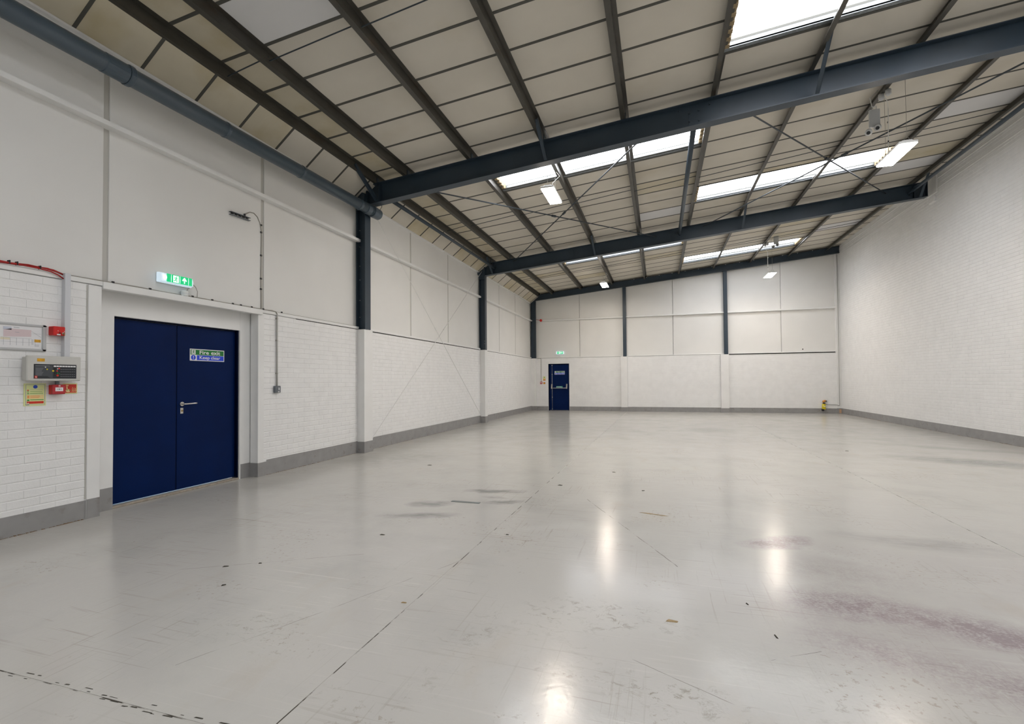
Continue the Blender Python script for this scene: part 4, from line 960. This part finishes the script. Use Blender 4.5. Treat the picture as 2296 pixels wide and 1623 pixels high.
# yellow and black plug with tan cap
yl = thing('yellow_socket', (11.67, YB-.06, .13), 'small yellow and black socket with a tan hooded cap above the skirting', 'socket')
MB().tube([(11.655,YB-.06,.16),(11.66,YB-.06,.19),(11.665,YB-.06,.36),(11.667,YB-.06,.375)], [.05,.062,.062,.045], 14).build('yellow_body', YEL, yl, smooth=True)
MB().tube([(11.667,YB-.06,.37),(11.668,YB-.06,.385),(11.669,YB-.06,.42)], [.05,.052,.028], 12).build('black_collar', BLACK, yl)
MB().tube([(11.64,YB-.065,.195),(11.625,YB-.07,.165),(11.63,YB-.07,.12),(11.655,YB-.07,.105)], [.04,.055,.045,.015], 12).build('black_base', BLACK, yl, smooth=True)
MB().tube([(11.63,YB-.06,.43),(11.645,YB-.06,.46),(11.685,YB-.06,.485),(11.72,YB-.06,.49),(11.735,YB-.06,.488)], [.02,.045,.045,.034,.02], 12).build('tan_cap', TAN, yl, smooth=True)
MB().tube([(11.728,YB-.06,.485),(11.755,YB-.06,.478)], .026, 10).build('cap_end', BLACK, yl)
poly('white_stripe', WHITE, 'B', YB-.121, [stroke((11.62,.30),(11.71,.27),.02)], yl, .002)
MB().tube([(11.70,YB-.05,.41),(11.74,YB-.04,.43),(11.80,YB-.03,.455)], .010, 6).build('steel_tail', CHROME, yl)
cw = thing('corner_conduit', (12.2, YB-.03, .3), 'long grey conduit down the far right corner to the yellow socket', 'conduit')
MB().tube([(12.215,YB-.035,6.15),(12.20,YB-.035,.36),(12.195,YB-.035,.31),(12.18,YB-.032,.305),(12.14,YB-.03,.335),(12.08,YB-.012,.35),(11.73,YB-.012,.352)], .011, 8).build('conduit_pipe', mat('painted_conduit', s2l((176,175,170)), .5), cw, smooth=True)
# cable clipped along the end beam
ec = thing('end_beam_cable', (6, Y3-.02, rz(6)), 'thin cable with white clips along the top of the end beam', 'cable')
MB().tube([(x, Y3-.012, rz(x)+.085) for x in (.3, 3, 6, 9, 11.9)], .008, 6).build('cable_run', BLACK, ec)
for k in range(14): x = 4.6+.52*k; box('cable_clip', WHITE, x-.014, x+.014, Y3-.024, Y3-.004, rz(x)+.07, rz(x)+.10, ec)

# ---------------------------------------------------------------- scraps on the floor
GP = 'dark scraps on the floor'
def scrap(x, y, l, w, a, m, lab, g=GP):
    c_, s_ = math.cos(a), math.sin(a); P = lambda u, v, z: (x+u*c_-v*s_, y+u*s_+v*c_, z)
    MB().add([P(-l,-w,0),(P(l*.8,-w*.7,0)),P(l,w*.6,0),P(-l*.7,w,0),P(-l*.8,-w*.6,.004),P(l*.7,-w*.4,.006),P(l*.8,w*.4,.004),P(-l*.5,w*.7,.006)], [(0,3,2,1),(4,5,6,7),(0,1,5,4),(1,2,6,5),(2,3,7,6),(3,0,4,7)]).build('wood_scrap' if m is WOOD else 'floor_scrap', m, None, (x,y,0)).tag(lab, 'scrap', g)
for (x, y, l, w, a, lb) in (
    (2.46,2.79,.022,.007,.5,'dark oblong floor scrap in front of the double door, the larger of three'),
    (2.73,2.53,.016,.008,.9,'dark bent floor scrap nearest the camera in front of the double door'),
    (2.66,2.91,.012,.006,.4,'smallest dark floor scrap in front of the double door, rightmost of three'),
    (3.18,3.75,.024,.008,.1,'dark oblong floor scrap on the near side of the damp marks'),
    (1.98,7.05,.035,.02,0,'dark floor scrap between the damp marks and the left column pier'),
    (4.31,6.14,.03,.02,-.2,'dark floor scrap just right of the left floor joint, beyond the mortar strip'),
    (4.25,4.05,.014,.006,0,'tiny dark floor scrap close beside the left floor joint'),
    (4.9,7.2,.025,.012,0,'small dark floor scrap in mid floor, farthest of the middle scraps'),
    (5.35,6.1,.02,.012,.5,'small dark floor scrap in mid floor beyond the long wood splinter'),
    (6.04,3.2,.012,.004,2,'tiny dark floor scrap in the foreground left of the purple stain'),
    (6.12,2.84,.02,.004,1.8,'thin dark floor sliver in the foreground, nearest the camera on the right'),
    (8.9,10.4,.03,.02,0,'dark floor scrap far right near the right wall damp marks')):
    scrap(x, y, l, w, a, GRIT, lb)
scrap(5.48, 5.06, .15, .006, -.25, WOOD, 'long thin wood splinter lying right of the mid floor', 'wood splinters')
scrap(5.6, 2.86, .035, .012, 0, WOOD, 'short tan wood chip in the foreground scuffs', 'wood splinters')
scrap(4.03, 2.64, .018, .006, .1, WOOD, 'small tan wood chip beside the left floor joint', 'wood splinters')
bar = box('mortar_bar', mat('dark_mortar', s2l((118,122,120)), .7), 3.285, 3.625, 4.985, 5.035, 0, .004).tag('flat dark grey mortar strip among damp marks on the floor', 'mortar strip')
